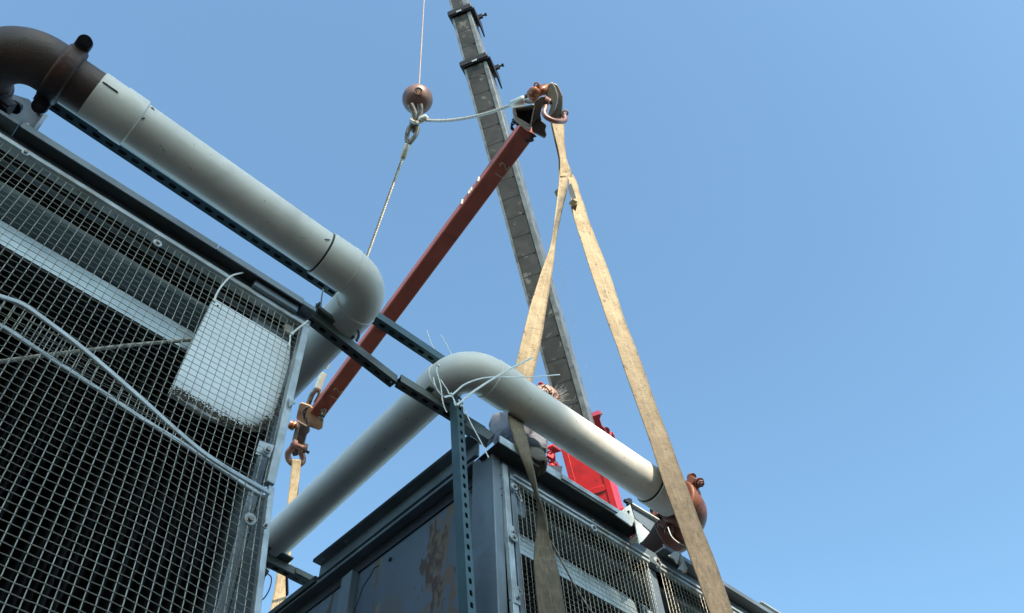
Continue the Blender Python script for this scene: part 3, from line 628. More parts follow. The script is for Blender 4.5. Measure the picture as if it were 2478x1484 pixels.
# run 2
P2 = thing('pipe_run', W(2.2, 1.98, ZP), 'large white pipe run from far unit nozzle to an elbow tied with white cable ties', 'pipe', 'white pipe runs')
xd2, y2 = 1.555, 1.985
mb = MB(); sweep(mb, [W(xd2 + .17, y2, ZP), W(2.1, y2 + .002, ZP), W(2.68, y2 + .006, ZP)], R); mb.build('pipe_section', PVC, P2)
re = .125; ce = W(xd2 + re, y2 + re, ZP)
pa = [W(xd2 + re + .12, y2, ZP), W(xd2 + re + .119, y2, ZP), W(xd2 + re + .005, y2, ZP), W(xd2 + re + .001, y2, ZP)] + arc(ce, re, -Y_, -X_, .02, math.pi / 2 - .02, 18) + [W(xd2, y2 + re + .001, ZP), W(xd2, y2 + re + .005, ZP), W(xd2, y2 + re + .09, ZP), W(xd2, y2 + re + .091, ZP)]
ra = [R * 1.0, R * 1.085, R * 1.085, R * 1.035] + [R * 1.035] * 19 + [R * 1.035, R * 1.085, R * 1.085, R]
mb = MB(); sweep(mb, pa, ra); mb.build('elbow', PVC2, P2)
mb = MB(); sweep(mb, [W(xd2, y2 + re + .085, ZP), W(xd2 + .01, 3.2, ZP), W(xd2 + .02, 5.2, ZP)], R); mb.build('pipe_section', PVC, P2)
mb = MB(); sweep(mb, [W(xd2, y2 + re + .088, ZP), W(xd2, y2 + re + .095, ZP)], R * 1.04); mb.build('joint_ring', INK, P2)
mb = MB(); sweep(mb, [W(x, y2 + .006, ZP) for x in (2.655, 2.66, 2.755, 2.76, 2.80, 2.802)], [R * 1.03, R * 1.10, R * 1.10, R * 1.06, R * 1.06, R]); mb.build('coupling', PVC2, P2)
mb = MB(); sweep(mb, [W(2.648, y2 + .006, ZP), W(2.657, y2 + .006, ZP)], R * 1.045); mb.build('joint_ring', INK, P2)
mb = MB(); sweep(mb, [W(2.79, y2 + .006, ZP), W(2.86, y2 + .006, ZP)], R); mb.build('steel_stub', BROWN, P2)
rb_ = .105; xn = 2.862 + rb_; cb = W(2.862, y2 + rb_, ZP)
mb = MB(); sweep(mb, [W(2.84, y2, ZP)] + arc(cb, rb_, -Y_, X_, 0, math.pi / 2, 18) + [W(xn, y2 + rb_ + .04, ZP)], R * 1.06); mb.build('steel_elbow', ORANGE, P2)
mb = MB(); sweep(mb, [W(xn, y2 + rb_, ZP), W(xn, y2 + .5, ZP)], R * 1.02); mb.build('nozzle', BROWN, P2)
clamp(P2, W(2.855, y2 + .003, ZP), X_, ORANGE, SHACKR)
clamp(P2, W(xn, y2 + rb_ + .045, ZP), Y_, ORANGE, SHACKR, V((-.95, 0, .2)).normalized(), V((.2, 0, .95)).normalized())

# ------------------------------------------------------------------ strut channels
def strut(a, b_, m, label, out=V((0, 0, -1)), extra=None, group='slotted strut channels'):
    t = thing('strut_channel', a, label, 'strut channel', group)
    mb = MB(); mb.slotted(a, b_, out); mb.build('channel', m, t, smooth=False)
    return t
strut(W(-.30, 2.085, 3.16), W(1.60, 2.12, 3.16), STRUT, 'long green-grey slotted channel running above the pipes from the brown elbow')
t = strut(W(.885, 2.125, 2.945), W(1.345, 2.18, 2.945), STRUT_L, 'dull slotted channel under both pipe elbows bridging the gap between the units')
mb = MB(); mb.bar(W(.90, 2.112, 2.994), W(1.10, 2.14, 2.994), .05, .006); mb.bar(W(.90, 2.09, 3.0), W(1.10, 2.115, 3.0), .004, .02); mb.build('pipe_saddle', STRUT_L, t)
t2 = thing('strut_channel', W(1.36, 2.18, 2.945), 'dull slotted channel continuing past the splice to the far unit corner', 'strut channel', 'slotted strut channels')
mb = MB(); mb.slotted(W(1.355, 2.165, 2.945), W(1.80, 2.165, 2.945), V((0, 0, -1))); mb.build('channel', STRUT_L, t2, smooth=False)
mb = MB(); mb.bar(W(1.48, 2.15, 2.994), W(1.64, 2.15, 2.994), .05, .006); mb.build('pipe_saddle', STRUT_L, t2)
mb = MB(); mb.bar(W(1.70, 2.15, 2.93), W(1.79, 2.10, 2.86), .05, .05); mb.build('angle_bracket', GALV, t2, .003)
t3 = thing('strut_channel', W(1.6, 3.47, 2.945), 'grey slotted channel stub under the sloping white pipe beside the near unit', 'strut channel', 'slotted strut channels')
mb = MB(); mb.slotted(W(1.36, 3.44, 2.945), W(1.86, 3.44, 2.945), V((0, 0, -1))); mb.build('channel', STRUT_L, t3, smooth=False)
mb = MB(); mb.bar(W(1.45, 3.41, 2.994), W(1.66, 3.41, 2.994), .06, .008); mb.bar(W(1.70, 3.44, 2.965), W(1.86, 3.44, 2.965), .06, .03); mb.build('pipe_saddle', STRUT_L, t3)
# upright post
pt = W(1.60, 2.075, 2.97); pb = at(1145, 1530, 1, 1.99)
t4 = thing('strut_post', pb + (pb - pt) * 2.0, 'upright green-grey slotted post standing before the rusty end wall', 'strut post')
mb = MB(); mb.slotted(pt, pb + (pb - pt) * 1.5, V((.05, -1, 0)), wd=.036, depth=.041, pitch=.048, sl=(.024, .013)); mb.build('channel', STRUT, t4, smooth=False)

# hook of black wire below the stub
mb = MB(); mb.tube(spline([at(x, y, 1, 3.3) for x, y in ((628, 1382), (655, 1395), (652, 1425), (636, 1450), (618, 1452))], 6), .0028, 6)
tag(mb.build('loose_wire', BLACK), 'thin dark loop of loose wire hanging beside the near unit mesh edge', 'wire')
mb = MB(); mb.tube(spline([at(x, y, 1, 3.3) for x, y in ((640, 1395), (625, 1385), (615, 1400), (632, 1408))], 6), [.03] * 19, 12)
tag(mb.build('pipe_clip', BLACK), 'black rounded pipe clip hanging under the grey channel stub', 'clip')

# ------------------------------------------------------------------ cable ties
def tie(pts, label, y=None, r=.0032, flat=.35, head=None, ys=None):
    P3 = [at(px, py, 1, (ys[i] if ys else y)) for i, (px, py) in enumerate(pts)]
    t = thing('cable_tie', P3[0], label, 'cable tie', 'white cable ties')
    mb = MB(); mb.tube(spline(P3, 8), r, 8, up=(1, 0, .3), flat=flat); mb.build('strap', TIE, t)
    if head is not None:
        c = P3[head]; mb = MB(); mb.bar(c - V((.006, 0, 0)), c + V((.006, 0, 0)), .009, .012); mb.build('head', TIE, t, .002)
    return t
H4 = lambda x, y: (990.2 + .2823 * x, 799.8 + .2823 * y)
tie([H4(*p) for p in ((245, 300), (236, 350), (268, 470), (285, 600), (305, 670), (322, 700))], 'cable tie looped down over the left end of the tied elbow', 1.885, head=0)
tie([H4(*p) for p in ((268, 420), (320, 500), (362, 550), (470, 465), (600, 415), (740, 398), (900, 400), (1100, 395), (1290, 378))], 'cable tie whose long thin tail reaches flat across the sling to the boom', 1.86, head=2)
tie([H4(*p) for p in ((300, 572), (360, 562), (385, 600), (408, 638), (540, 530), (740, 400), (900, 310), (1060, 230))], 'cable tie whose straight tail points up across the tied elbow', 1.85, r=.0042, head=3)
tie([H4(*p) for p in ((205, 400), (225, 480), (262, 540), (300, 572))], 'short cable tie strap wrapped low round the tied elbow', 1.885)
tie([H4(*p) for p in ((450, 650), (480, 690), (530, 800), (600, 930), (680, 1090))], 'cable tie tail hanging down before the far unit corner', 1.93, r=.0038, head=0)
tie([H4(*p) for p in ((150, 0), (190, 110), (235, 215))], 'left of two cable tie tails sticking up behind the tied elbow', 2.10)
tie([H4(*p) for p in ((270, 35), (330, 140), (395, 272))], 'right of two cable tie tails sticking up behind the tied elbow', 2.10)
tie([(518, 728), (524, 712), (538, 690), (560, 668), (588, 660)], 'curved cable tie tail at the top left corner of the white board', 2.0, head=0)
tie([(699, 838), (702, 822), (706, 808), (745, 776)], 'cable tie tail at the top right corner of the white board', 2.0, head=2)
tie([(782, 700), (778, 720), (776, 742)], 'cable tie hanging from the long channel at the first elbow', 2.05)
tie([(1616, 1276), (1625, 1298), (1640, 1312), (1659, 1323)], 'white tie tail curving across the orange elbow of the far unit', 1.90)
for lab, pts in (('black strap round the sloping pipe above the near unit corner', ((775, 733), (766, 745), (764, 765))), ('short black strap at the right end of the first pipe saddle', ((866, 800), (868, 812), (862, 826)))):
    P3 = spline([at(x, y, 1, 2.08) for x, y in pts], 5); mb = MB(); mb.tube(P3, .006, 8, flat=.4); tag(mb.build('black_strap', BLACK), lab, 'strap', 'black straps')

# ------------------------------------------------------------------ crane
CR = thing('crane_boom', D(1500, 1250, 12), 'long grey telescopic crane boom with black collars and a bright red base section', 'crane boom')
Cb, Ct = D(1400, 930, 12.0), D(1174, 140, 14.4)
A_ = (Ct - Cb).normalized()
rr_ = (cam_right - A_ * cam_right.dot(A_)).normalized(); vv = rr_.cross(A_); vv = vv if vv.dot(cam_fwd) > 0 else -vv
ph = math.radians(17)
LD = -rr_ * math.cos(ph) + vv * math.sin(ph)          # toward the left edge along the underside
SD = rr_ * math.sin(ph) + vv * math.cos(ph)           # along the right-hand side
def sec(mb, t0, t1, wl, hs, o=V((0, 0, 0))):
    a, b_ = Cb + A_ * t0 + o, Cb + A_ * t1 + o
    return mb.hexa([a, a + LD * wl, a + LD * wl + SD * hs, a + SD * hs, b_, b_ + LD * wl, b_ + LD * wl + SD * hs, b_ + SD * hs])
Lt = (Ct - Cb).length
inn = LD * .03 + SD * .03
mb = MB(); sec(mb, -.9, Lt, .36, .42); mb.build('boom_section', BOOM, CR, .012)
mb = MB(); sec(mb, Lt, Lt + 1.05, .31, .36, inn); mb.build('boom_section', BOOM, CR, .012)
mb = MB(); sec(mb, Lt + 1.05, Lt + 4.5, .25, .30, inn * 2); mb.build('boom_section', BOOM, CR, .01)
def edge(t0, t1, wl, o):
    mb = MB(); a, b_ = Cb + A_ * t0 + o, Cb + A_ * t1 + o
    for w0, w1, s0 in ((.0, .055, -.006), (wl - .035, wl, -.006)):
        mb.hexa([a + LD * w0 + SD * s0, a + LD * w1 + SD * s0, a + LD * w1 + SD * 0, a + LD * w0 + SD * 0, b_ + LD * w0 + SD * s0, b_ + LD * w1 + SD * s0, b_ + LD * w1, b_ + LD * w0])
    mb.hexa([a - LD * .004 + SD * .02, a - LD * .001 + SD * .02, a - LD * .001 + SD * .40, a - LD * .004 + SD * .40, b_ - LD * .004 + SD * .02, b_ - LD * .001 + SD * .02, b_ - LD * .001 + SD * .40, b_ - LD * .004 + SD * .40])
    mb.build('edge_plate', BOOM2, CR, .003)
edge(-.9, Lt - .01, .36, V((0, 0, 0))); edge(Lt + .02, Lt + 1.03, .31, inn); edge(Lt + 1.08, Lt + 4.5, .25, inn * 2)
plate0 = None
def panels(t0, t1, w0, w1, o, step=.315):
    t = t0
    while t + step * .5 < t1:
        e = min(t + step - .016, t1)
        a, b_ = Cb + A_ * t + o, Cb + A_ * e + o; c = .03
        q = [a + LD * w0, a + LD * w1, b_ + LD * w1, b_ + LD * (w0 + c * 1.0), b_ + LD * w0 - A_ * c]
        mb = MB(); mb.prism([p - SD * .003 for p in q], -SD * .006); mb.build('wear_panel', BOOM, CR)
        mb = MB(); mb.bar(b_ + A_ * .008 + LD * (w0 + .02) - SD * .006, b_ + A_ * .008 + LD * (w1 - .004) - SD * .006, .010, .006, SD); mb.build('groove', INK, CR)
        mb = MB(); mb.bar(a + LD * (w0 - .004) - SD * .005, b_ + LD * (w0 - .004) - SD * .005, .006, .005, SD); mb.build('groove', INK, CR)
        t += step
panels(-.85, Lt - .05, .075, .318, V((0, 0, 0))); panels(Lt + .05, Lt + .98, .07, .27, inn); panels(Lt + 1.1, Lt + 2.4, .06, .21, inn * 2)
for t_, wl, hs, o in ((Lt, .36, .42, V((0, 0, 0))), (Lt + 1.05, .31, .36, inn)):
    mb = MB(); oo = o - LD * .045 - SD * .05
    sec(mb, t_ - .03, t_ + .06, wl + .085, hs + .1, oo); co = mb.build('collar', BLACK, CR, .012)
    mb = MB(); sec(mb, t_ - .05, t_ - .032, wl + .06, hs + .08, oo + LD * .012 + SD * .01); sec(mb, t_ + .062, t_ + .078, wl + .05, hs + .07, oo + LD * .015 + SD * .015); mb.build('collar_flange', BLACK, co, .006)
    a = Cb + A_ * (t_ - .03) + oo
    mb = MB(); mb.bar(a + LD * .17 - SD * .012, a + LD * .25 - SD * .012, .03, .02, SD); mb.build('wear_pad', GALV_L, co, .003)
    mb = MB(); p_ = a - LD * .0 + SD * (hs * .75); mb.bar(p_, p_ - LD * .09 - A_ * .0, .05, .06, A_); mb.cyl(p_ - LD * .09, p_ - LD * .15, .014, 10); hexnut(mb, p_ - LD * .13, -LD, .028, .03); mb.build('pin_lug', BLACK, co)
    mb = MB(); mb.hexa([a - A_ * .0 + SD * .02 - LD * .002, a + SD * .02 - LD * .03, a + SD * (hs + .06) - LD * .03, a + SD * (hs + .06) - LD * .002, a - A_ * .02 + SD * .02, a - A_ * .02 + SD * .02 - LD * .02, a - A_ * .28 + SD * (hs + .06) - LD * .02, a - A_ * .28 + SD * (hs + .06)]); mb.build('side_guard', BLACK, co)
# red base section
K3 = lambda x, y: (1142.6 + .2413 * x, 898.8 + .2413 * y)
ro = -LD * .05 - SD * .06
mb = MB(); sec(mb, -5.5, -.72, .47, .54, ro); base = mb.build('base_section', RED, CR, .01)
mb = MB()
for w0, w1 in ((0, .07), (.40, .47)):
    a, b_ = Cb + A_ * -5.5 + ro, Cb + A_ * -.75 + ro
    mb.hexa([a + LD * w0 - SD * .01, a + LD * w1 - SD * .01, a + LD * w1 - SD * .001, a + LD * w0 - SD * .001, b_ + LD * w0 - SD * .01, b_ + LD * w1 - SD * .01, b_ + LD * w1 - SD * .001, b_ + LD * w0 - SD * .001])
mb.build('side_strip', RED, CR, .003)
for t_ in (-1.36, -2.02):
    a = Cb + A_ * t_ + ro
    mb = MB(); mb.bar(a + LD * .08 - SD * .006, a + LD * .39 - SD * .006, .07, .009, SD); mb.build('cross_strip', RED, CR, .003)
    mb = MB(); mb.bar(a - A_ * .042 + LD * .11 - SD * .006, a - A_ * .042 + LD * .37 - SD * .006, .010, .006, SD); mb.build('groove', INK, CR)
mb = MB(); a = Cb + ro
mb.bar(a + A_ * -1.9 + LD * .50 + SD * .1, a + A_ * -1.72 + LD * .50 + SD * .1, .1, .1, SD); mb.bar(a + A_ * -1.85 + LD * .55 + SD * .1, a + A_ * -1.78 + LD * .62 + SD * .1, .06, .08, SD); mb.build('side_bracket', REDD, CR, .01)
mb = MB(); mb.bar(a + A_ * -1.95 - LD * .03 + SD * .3, a + A_ * -1.6 - LD * .03 + SD * .3, .06, .2, SD); mb.build('side_bracket', RED, CR, .008)
# flared head of the base section
mb = MB(); mb.plate([K3(*p) for p in ((1100, 500), (1200, 450), (1262, 428), (1300, 418), (1308, 426), (1288, 448), (1278, 480), (1300, 545), (1345, 595), (1358, 615), (1340, 640), (1300, 650), (1200, 640))], 12.2, .35); mb.build('base_head', REDD, CR, .01)
mb = MB(); mb.cyl(D(*K3(1340, 598), 12.1), D(*K3(1340, 598), 12.45), .05, 12); mb.build('head_boss', REDD, CR)
mb = MB(); mb.bar(D(*K3(1350, 665), 12.2), D(*K3(1415, 652), 12.2), .09, .09); mb.cyl(D(*K3(1415, 655), 12.15), D(*K3(1424, 652), 12.15), .06, 12); mb.build('head_lug', REDD, CR, .01)
# red linkage beside the base
K6 = lambda x, y: (1279.7 + .1848 * x, 914 + .1848 * y)
LK = thing('crane_linkage', D(1330, 1080, 11), 'knot of glossy red linkage, shackles and chain behind the gloved hand', 'crane linkage')
def lk(mb, a, b_, r, dp=11): return mb.tube([D(*K6(*a), dp), D(*K6(*b_), dp)], r * 11 / 2329 * .1848 / 1, 10)
mb = MB(); lk(mb, (190, 800), (200, 935), 26); lk(mb, (195, 940), (320, 890), 24); mb.build('arm', RED, LK)
mb = MB(); mb.plate([K6(*p) for p in ((255, 935), (320, 885), (430, 965), (340, 990), (335, 1060), (300, 1060), (300, 990))], 11.1, .15); mb.build('arm_plate', REDD, LK, .01)
mb = MB(); lk(mb, (322, 990), (330, 1100), 22); mb.build('arm', REDD, LK)
mb = MB(); mb.bar(D(*K6(240, 1005), 10.9), D(*K6(315, 1050), 10.9), .04, .08); lk(mb, (285, 1040), (320, 1140), 16); mb.build('link_arm', RED, LK, .01)
for c_, m_ in (((268, 985), REDD), ((272, 1085), RED)):
    mb = MB(); mb.tube([D(*K6(c_[0] + 24 * math.cos(t_ * math.pi / 8), c_[1] + 24 * math.sin(t_ * math.pi / 8)), 10.9) for t_ in range(16)], .009, 8, closed=True); mb.build('ring', m_, LK)
mb = MB(); mb.lathe(D(*K6(295, 1165), 11), cam_fwd, [(-.06, .02), (-.05, .042), (.05, .045), (.1, .03)], 12); mb.bar(D(*K6(275, 1140), 11), D(*K6(300, 1240), 11), .055, .05); mb.build('block', RED, LK, .008)
for i in range(7):
    c_ = (300 + i * 17 + 14 * math.sin(i * 2.3), 1130 + i * 30); d_ = D(*K6(*c_), 11 + .04 * (i % 2))
    ax_ = (cam_right * .4 + cam_down * .9).normalized(); n_ = (cam_fwd if i % 2 else cam_right)
    n_ = (n_ - ax_ * n_.dot(ax_)).normalized()
    mb = MB(); mb.tube([d_ + ax_ * (.034 * math.cos(k * math.pi / 7)) + n_ * (.02 * math.sin(k * math.pi / 7)) for k in range(14)], .011, 8, closed=True); mb.build('chain_link', REDD if i % 3 else RED, LK)
mb = MB(); mb.bar(D(*K6(340, 1110), 11.1), D(*K6(380, 1180), 11.1), .04, .06); mb.bar(D(*K6(345, 1200), 11.1), D(*K6(415, 1290), 11.1), .05, .06); mb.build('tail_block', REDD, LK, .01)
mb = MB(); q = [K6(155 + 38 * math.cos(a_), 92 + (34 if math.sin(a_) < 0 else 60) * math.sin(a_)) for a_ in [k * math.pi / 8 for k in range(16)]]; mb.plate(q, 11.2, .05); tb = mb.build('lifting_tab', RED, LK, .006)
mb = MB(); mb.tube([D(*K6(150 + 17 * math.cos(k * math.pi / 6), 82 + 17 * math.sin(k * math.pi / 6)), 11.19) for k in range(12)], .005, 6, closed=True); mb.build('tab_eye', REDD, tb)

# ------------------------------------------------------------------ hoist line, ball, hook
BC = D(1010, 241, 9.6); rB = 37 / FOC * 9.6
HB = thing('headache_ball', BC, 'round brown iron overhaul ball hanging from the thin hoist line', 'crane ball')
mb = MB(); upz = (Z_ * .9 - cam_fwd * .0).normalized()
prof = [(-rB, .02)] + [(rB * math.sin(a_), rB * math.cos(a_)) for a_ in [math.radians(x_) for x_ in range(-80, 81, 8)]] + [(rB, .02)]
mb.lathe(BC, Z_, prof, 48); mb.build('ball', BALL, HB, ang=60)
fc = (EYE - BC).normalized()
pd = D(1012, 223, 9.6) ; dpt = (EYE - pd).normalized()
# pocket with a nut seen through it: a rim standing a little proud of the ball
hitp = BC + ((pd - BC) + dpt * math.sqrt(max(1e-6, rB ** 2 - (pd - BC).length ** 2)))
nn = (hitp - BC).normalized(); hitp = BC + nn * rB
mb = MB(); mb.lathe(hitp - nn * .006, nn, [(0, .038), (.008, .038), (.010, .034), (.010, .002)], 24); mb.build('pocket', INK, HB)
mb = MB(); mb.lathe(hitp + nn * .002, nn, [(0, .042), (.006, .042), (.006, .036), (0, .036)], 24); mb.build('pocket_rim', BALL, HB)
mb = MB(); hexnut(mb, hitp + nn * .004 + cam_down * .012, nn, .017, .006); mb.build('nut', SHACK, HB)
mb = MB(); mb.cyl(BC + Z_ * (rB - .02), BC + Z_ * (rB + .05), .018, 12); mb.bar(BC + Z_ * (rB + .0) + cam_right * .02, BC + Z_ * rB + cam_right * .06, .03, .03); mb.build('socket', BALL, HB, .003)
hk = lambda x, y, d=9.1: D(914 + .2566 * x, 137.1 + .2566 * y, d)
mb = MB(); mb.tube(spline([hk(305, 450), hk(330, 500), hk(350, 560), hk(352, 620)], 6), .030, 12); mb.build('shank', STEEL, HB)
mb = MB(); mb.tube(spline([hk(395, 450, 9.0), hk(402, 500, 9.0), hk(392, 555, 9.0), hk(372, 610, 9.05), hk(350, 680, 9.1), hk(332, 700, 9.1), hk(318, 670, 9.15), hk(322, 610, 9.2)], 6), [.026] * 10 + [.028] * 20 + [.022] * 13, 12); mb.build('hook', STEEL, HB)
mb = MB(); p0 = BC + Z_ * (rB + .05); mb.tube([p0, W(2.0, 3.5, 15.9) if False else p0 + (at(1026, 0, 2, 12.4 + .0) - p0) * 1.6], .0075, 8)
tag(mb.build('hoist_line', mat('hoist_rope', (0.30, 0.22, 0.17), .5, .2)), 'thin brown hoist line rising straight up from the iron ball', 'hoist line')
mb = MB(); mb.tube([D(1346, 614, 13), D(1400, 830, 12.5), D(1470, 1060, 12)], .0018, 5)
tag(mb.build('guide_line', mat('faint_line', (0.25, 0.28, 0.33), .6)), 'hair-thin dark line running down just right of the crane boom', 'line')

# ------------------------------------------------------------------ wire rope slings
def rope(mb, a, b_, r, sag=0.0, n=120, tw=60):
    pts = [lerp(a, b_, i / n) - Z_ * (sag * 4 * (i / n) * (1 - i / n)) for i in range(n + 1)]
    return mb.tube(pts, r, 24, lobes=6, twist=tw)
def eye_loop(mb, a, b_, wd, r, side):     # teardrop loop from ferrule a to apex b
    ax_ = b_ - a; L_ = ax_.length; ax_.normalize(); sd = (side - ax_ * side.dot(ax_)).normalized()
    pts = []
    for k in range(25):
        t = k / 24; ang_ = 2 * math.pi * t
        along = L_ * (1 - math.cos(ang_)) / 2; ww = wd * math.sin(ang_) * (.45 + .55 * (along / L_))
        pts.append(a + ax_ * along + sd * ww)
    return mb.tube(pts, r, 10)
RA = thing('wire_rope_sling', hk(440, 600), 'wire rope sling running sideways from the ball hook to the upper right bracket', 'wire rope sling', 'wire rope slings')
pA0, pA1 = D(1030, 291, 9.0), D(1238, 254, 6.75)
mb = MB(); n = 150; pts = []
for i in range(n + 1):
    t = i / n; p = lerp(pA0, pA1, t) - Z_ * (.10 * 4 * t * (1 - t)); pts.append(p)
mb.tube(pts, [lerp(.0135, .0105, i / n) for i in range(n + 1)], 24, lobes=6, twist=45); mb.build('rope', ROPE, RA)
mb = MB(); mb.tube([D(1235, 254, 6.78), D(1240, 253, 6.76), D(1266, 243, 6.68), D(1271, 241, 6.66)], [.016, .030, .034, .018], 14); mb.build('ferrule', FERR, RA)
mb = MB(); eye_loop(mb, D(1268, 242, 6.68), D(1300, 230, 6.6), .045, .014, cam_down); mb.build('eye', STEEL, RA)
mb = MB(); mb.tube([hk(x, y, 8.95) for x, y in ((380, 600), (400, 600), (455, 575), (470, 590))], [.02, .036, .034, .018], 12); mb.build('ferrule', FERR, RA)
mb = MB(); mb.tube(spline([hk(390, 615, 8.95), hk(350, 625, 8.9), hk(318, 605, 9.0), hk(330, 585, 9.15), hk(380, 600, 9.2)], 6), .018, 10, lobes=5); mb.build('eye', ROPE, RA)
RBs = thing('wire_rope_sling', hk(330, 700), 'long wire rope sling slanting down behind the white elbow to the lower bracket', 'wire rope sling', 'wire rope slings')
pB0, pB1 = D(974, 383, 8.95), D(790, 893, 8.15)
mb = MB(); rope(mb, pB0, pB1, .0125, 0, 260, 60); mb.build('rope', ROPE, RBs)
mb = MB(); mb.tube([D(986, 348, 9.0), D(985, 351, 9.0), D(975, 381, 8.96), D(974, 384, 8.95)], [.02, .032, .032, .02], 14); mb.build('ferrule', FERR, RBs)
mb = MB(); eye_loop(mb, D(987, 348, 9.0), D(1004, 302, 9.08), .055, .022, cam_right); mb.build('eye', STEEL, RBs)
mb = MB(); mb.tube([D(783, 902, 8.15), D(782, 905, 8.15), D(768, 941, 8.1), D(767, 944, 8.1)], [.02, .034, .034, .02], 14); mb.build('ferrule', FERR, RBs)
mb = MB(); mb.tube(spline([D(766, 942, 8.1), D(755, 955, 8.1), D(745, 980, 8.1)], 5), .022, 10); mb.tube(spline([D(770, 942, 8.1), D(772, 955, 8.1), D(762, 975, 8.1)], 5), .016, 10, lobes=5); mb.build('eye', STEEL, RBs)

# ------------------------------------------------------------------ spreader bar
eA, eB = D(1268, 322, 6.6), D(768, 998, 8.1)
SB = thing('spreader_bar', eA, 'long dark red square spreader bar with white chalked numbers slanting across the sky', 'spreader bar')
axis = (eB - eA).normalized(); toE = (EYE - (eA + eB) / 2); toE = (toE - axis * toE.dot(axis)).normalized(); sdv = axis.cross(toE).normalized()
if sdv.dot(cam_right) > 0: sdv = -sdv            # sdv points to the left edge in the picture
rot = math.radians(11)
nF = toE * math.cos(rot) - sdv * math.sin(rot)   # broad underside
nL = sdv * math.cos(rot) + toE * math.sin(rot)   # narrow left side
hw = .062
def sbp(t, l, f): return eA + axis * t + nL * l + nF * f
Lb = (eB - eA).length
mb = MB(); mb.hexa([sbp(-.05, -hw, -hw), sbp(-.05, hw, -hw), sbp(-.05, hw, hw), sbp(-.05, -hw, hw), sbp(Lb, -hw, -hw), sbp(Lb, hw, -hw), sbp(Lb, hw, hw), sbp(Lb, -hw, hw)])
mb.build('square_tube', BARM, SB, .012)
def glyph(ch, org, ux, uy, h, m, nrm):
    G_ = {'1': [[(.3, 0), (.3, 1)]], '2': [[(0, .8), (.15, .97), (.4, .97), (.52, .78), (.4, .55), (0, 0), (.55, 0)]], '0': [[(.27, 0), (.05, .2), (.05, .8), (.27, 1), (.5, .8), (.5, .2), (.27, 0)]]}
    mb = MB()
    for st_ in G_[ch]: mb.tube([org + ux * (x * h) + uy * (y * h) + nrm * .001 for x, y in st_], .0065, 6, up=nrm, flat=1)
    mb.build('chalk_mark', m, SB)
# "12" across the underside near both ends, "101" along the narrow side
for t0_ in (.34, Lb - .28):
    for i, ch in enumerate('12'): glyph(ch, sbp(t0_ + .02 - i * .085, -.055 + (.01 if i else 0), hw), -axis * 1, nL, .062, CHALKD, nF)
for i, ch in enumerate('101'): glyph(ch, sbp(.70 - .005 - i * .10, -.04, 0) + nL * (hw + .0), -nF * -1 * 0 - axis, nF, .075, WHITEP, nL) if False else glyph(ch, eA + axis * (.72 - i * .11) + nL * (hw + .001) - nF * .035, -axis, nF, .07, WHITEP, nL)
# upper bracket
Q = lambda x, y: (1218.7 + .1232 * x, 167.6 + .1232 * y)
def pl(name, pts, d, th, m, bev=.006, par=SB): mb = MB(); mb.plate([Q(*p) for p in pts], d, th); return mb.build(name, m, par, bev)
pl('head_plate', [(850, 330), (900, 270), (962, 255), (1020, 370), (1062, 500), (1062, 600), (1000, 800), (895, 915), (875, 860), (930, 700), (850, 600), (830, 480)], 6.36, .05, PLATE)
pl('head_plate', [(965, 262), (1060, 310), (1120, 430), (1160, 530), (1160, 640), (1150, 900), (1120, 970), (950, 960), (900, 910), (1010, 790), (1070, 600), (1066, 490)], 6.42, .10, STEEL)
pl('cheek_plate', [(600, 640), (720, 540), (860, 520), (830, 640), (740, 760), (720, 900), (740, 1000), (640, 960), (560, 1100), (520, 1140), (590, 860)], 6.45, .06, PLATED)
pl('cheek_plate', [(550, 1130), (640, 950), (740, 1000), (840, 1100), (815, 1190), (842, 1290), (800, 1345), (560, 1215)], 6.5, .05, PLATED)
for a_, b_, w_ in (((180, 765), (600, 705), 30), ((195, 770), (245, 970), 60), ((240, 960), (530, 1130), 55), ((600, 720), (520, 1130), 22)):
    n2 = V((b_[0] - a_[0], b_[1] - a_[1])).normalized(); pr = V((-n2.y, n2.x)) * w_ / 2
    pl('box_wall', [(a_[0] + pr.x, a_[1] + pr.y), (b_[0] + pr.x, b_[1] + pr.y), (b_[0] - pr.x, b_[1] - pr.y), (a_[0] - pr.x, a_[1] - pr.y)], 6.38, .14, PLATE, .003)
pl('box_back', [(200, 780), (600, 710), (520, 1120), (250, 960)], 6.50, .02, BLACK, 0)
mb = MB(); mb.cyl(D(*Q(925, 665), 6.355), D(*Q(925, 665), 6.37), .009, 12); mb.build('pin_hole', INK, SB)
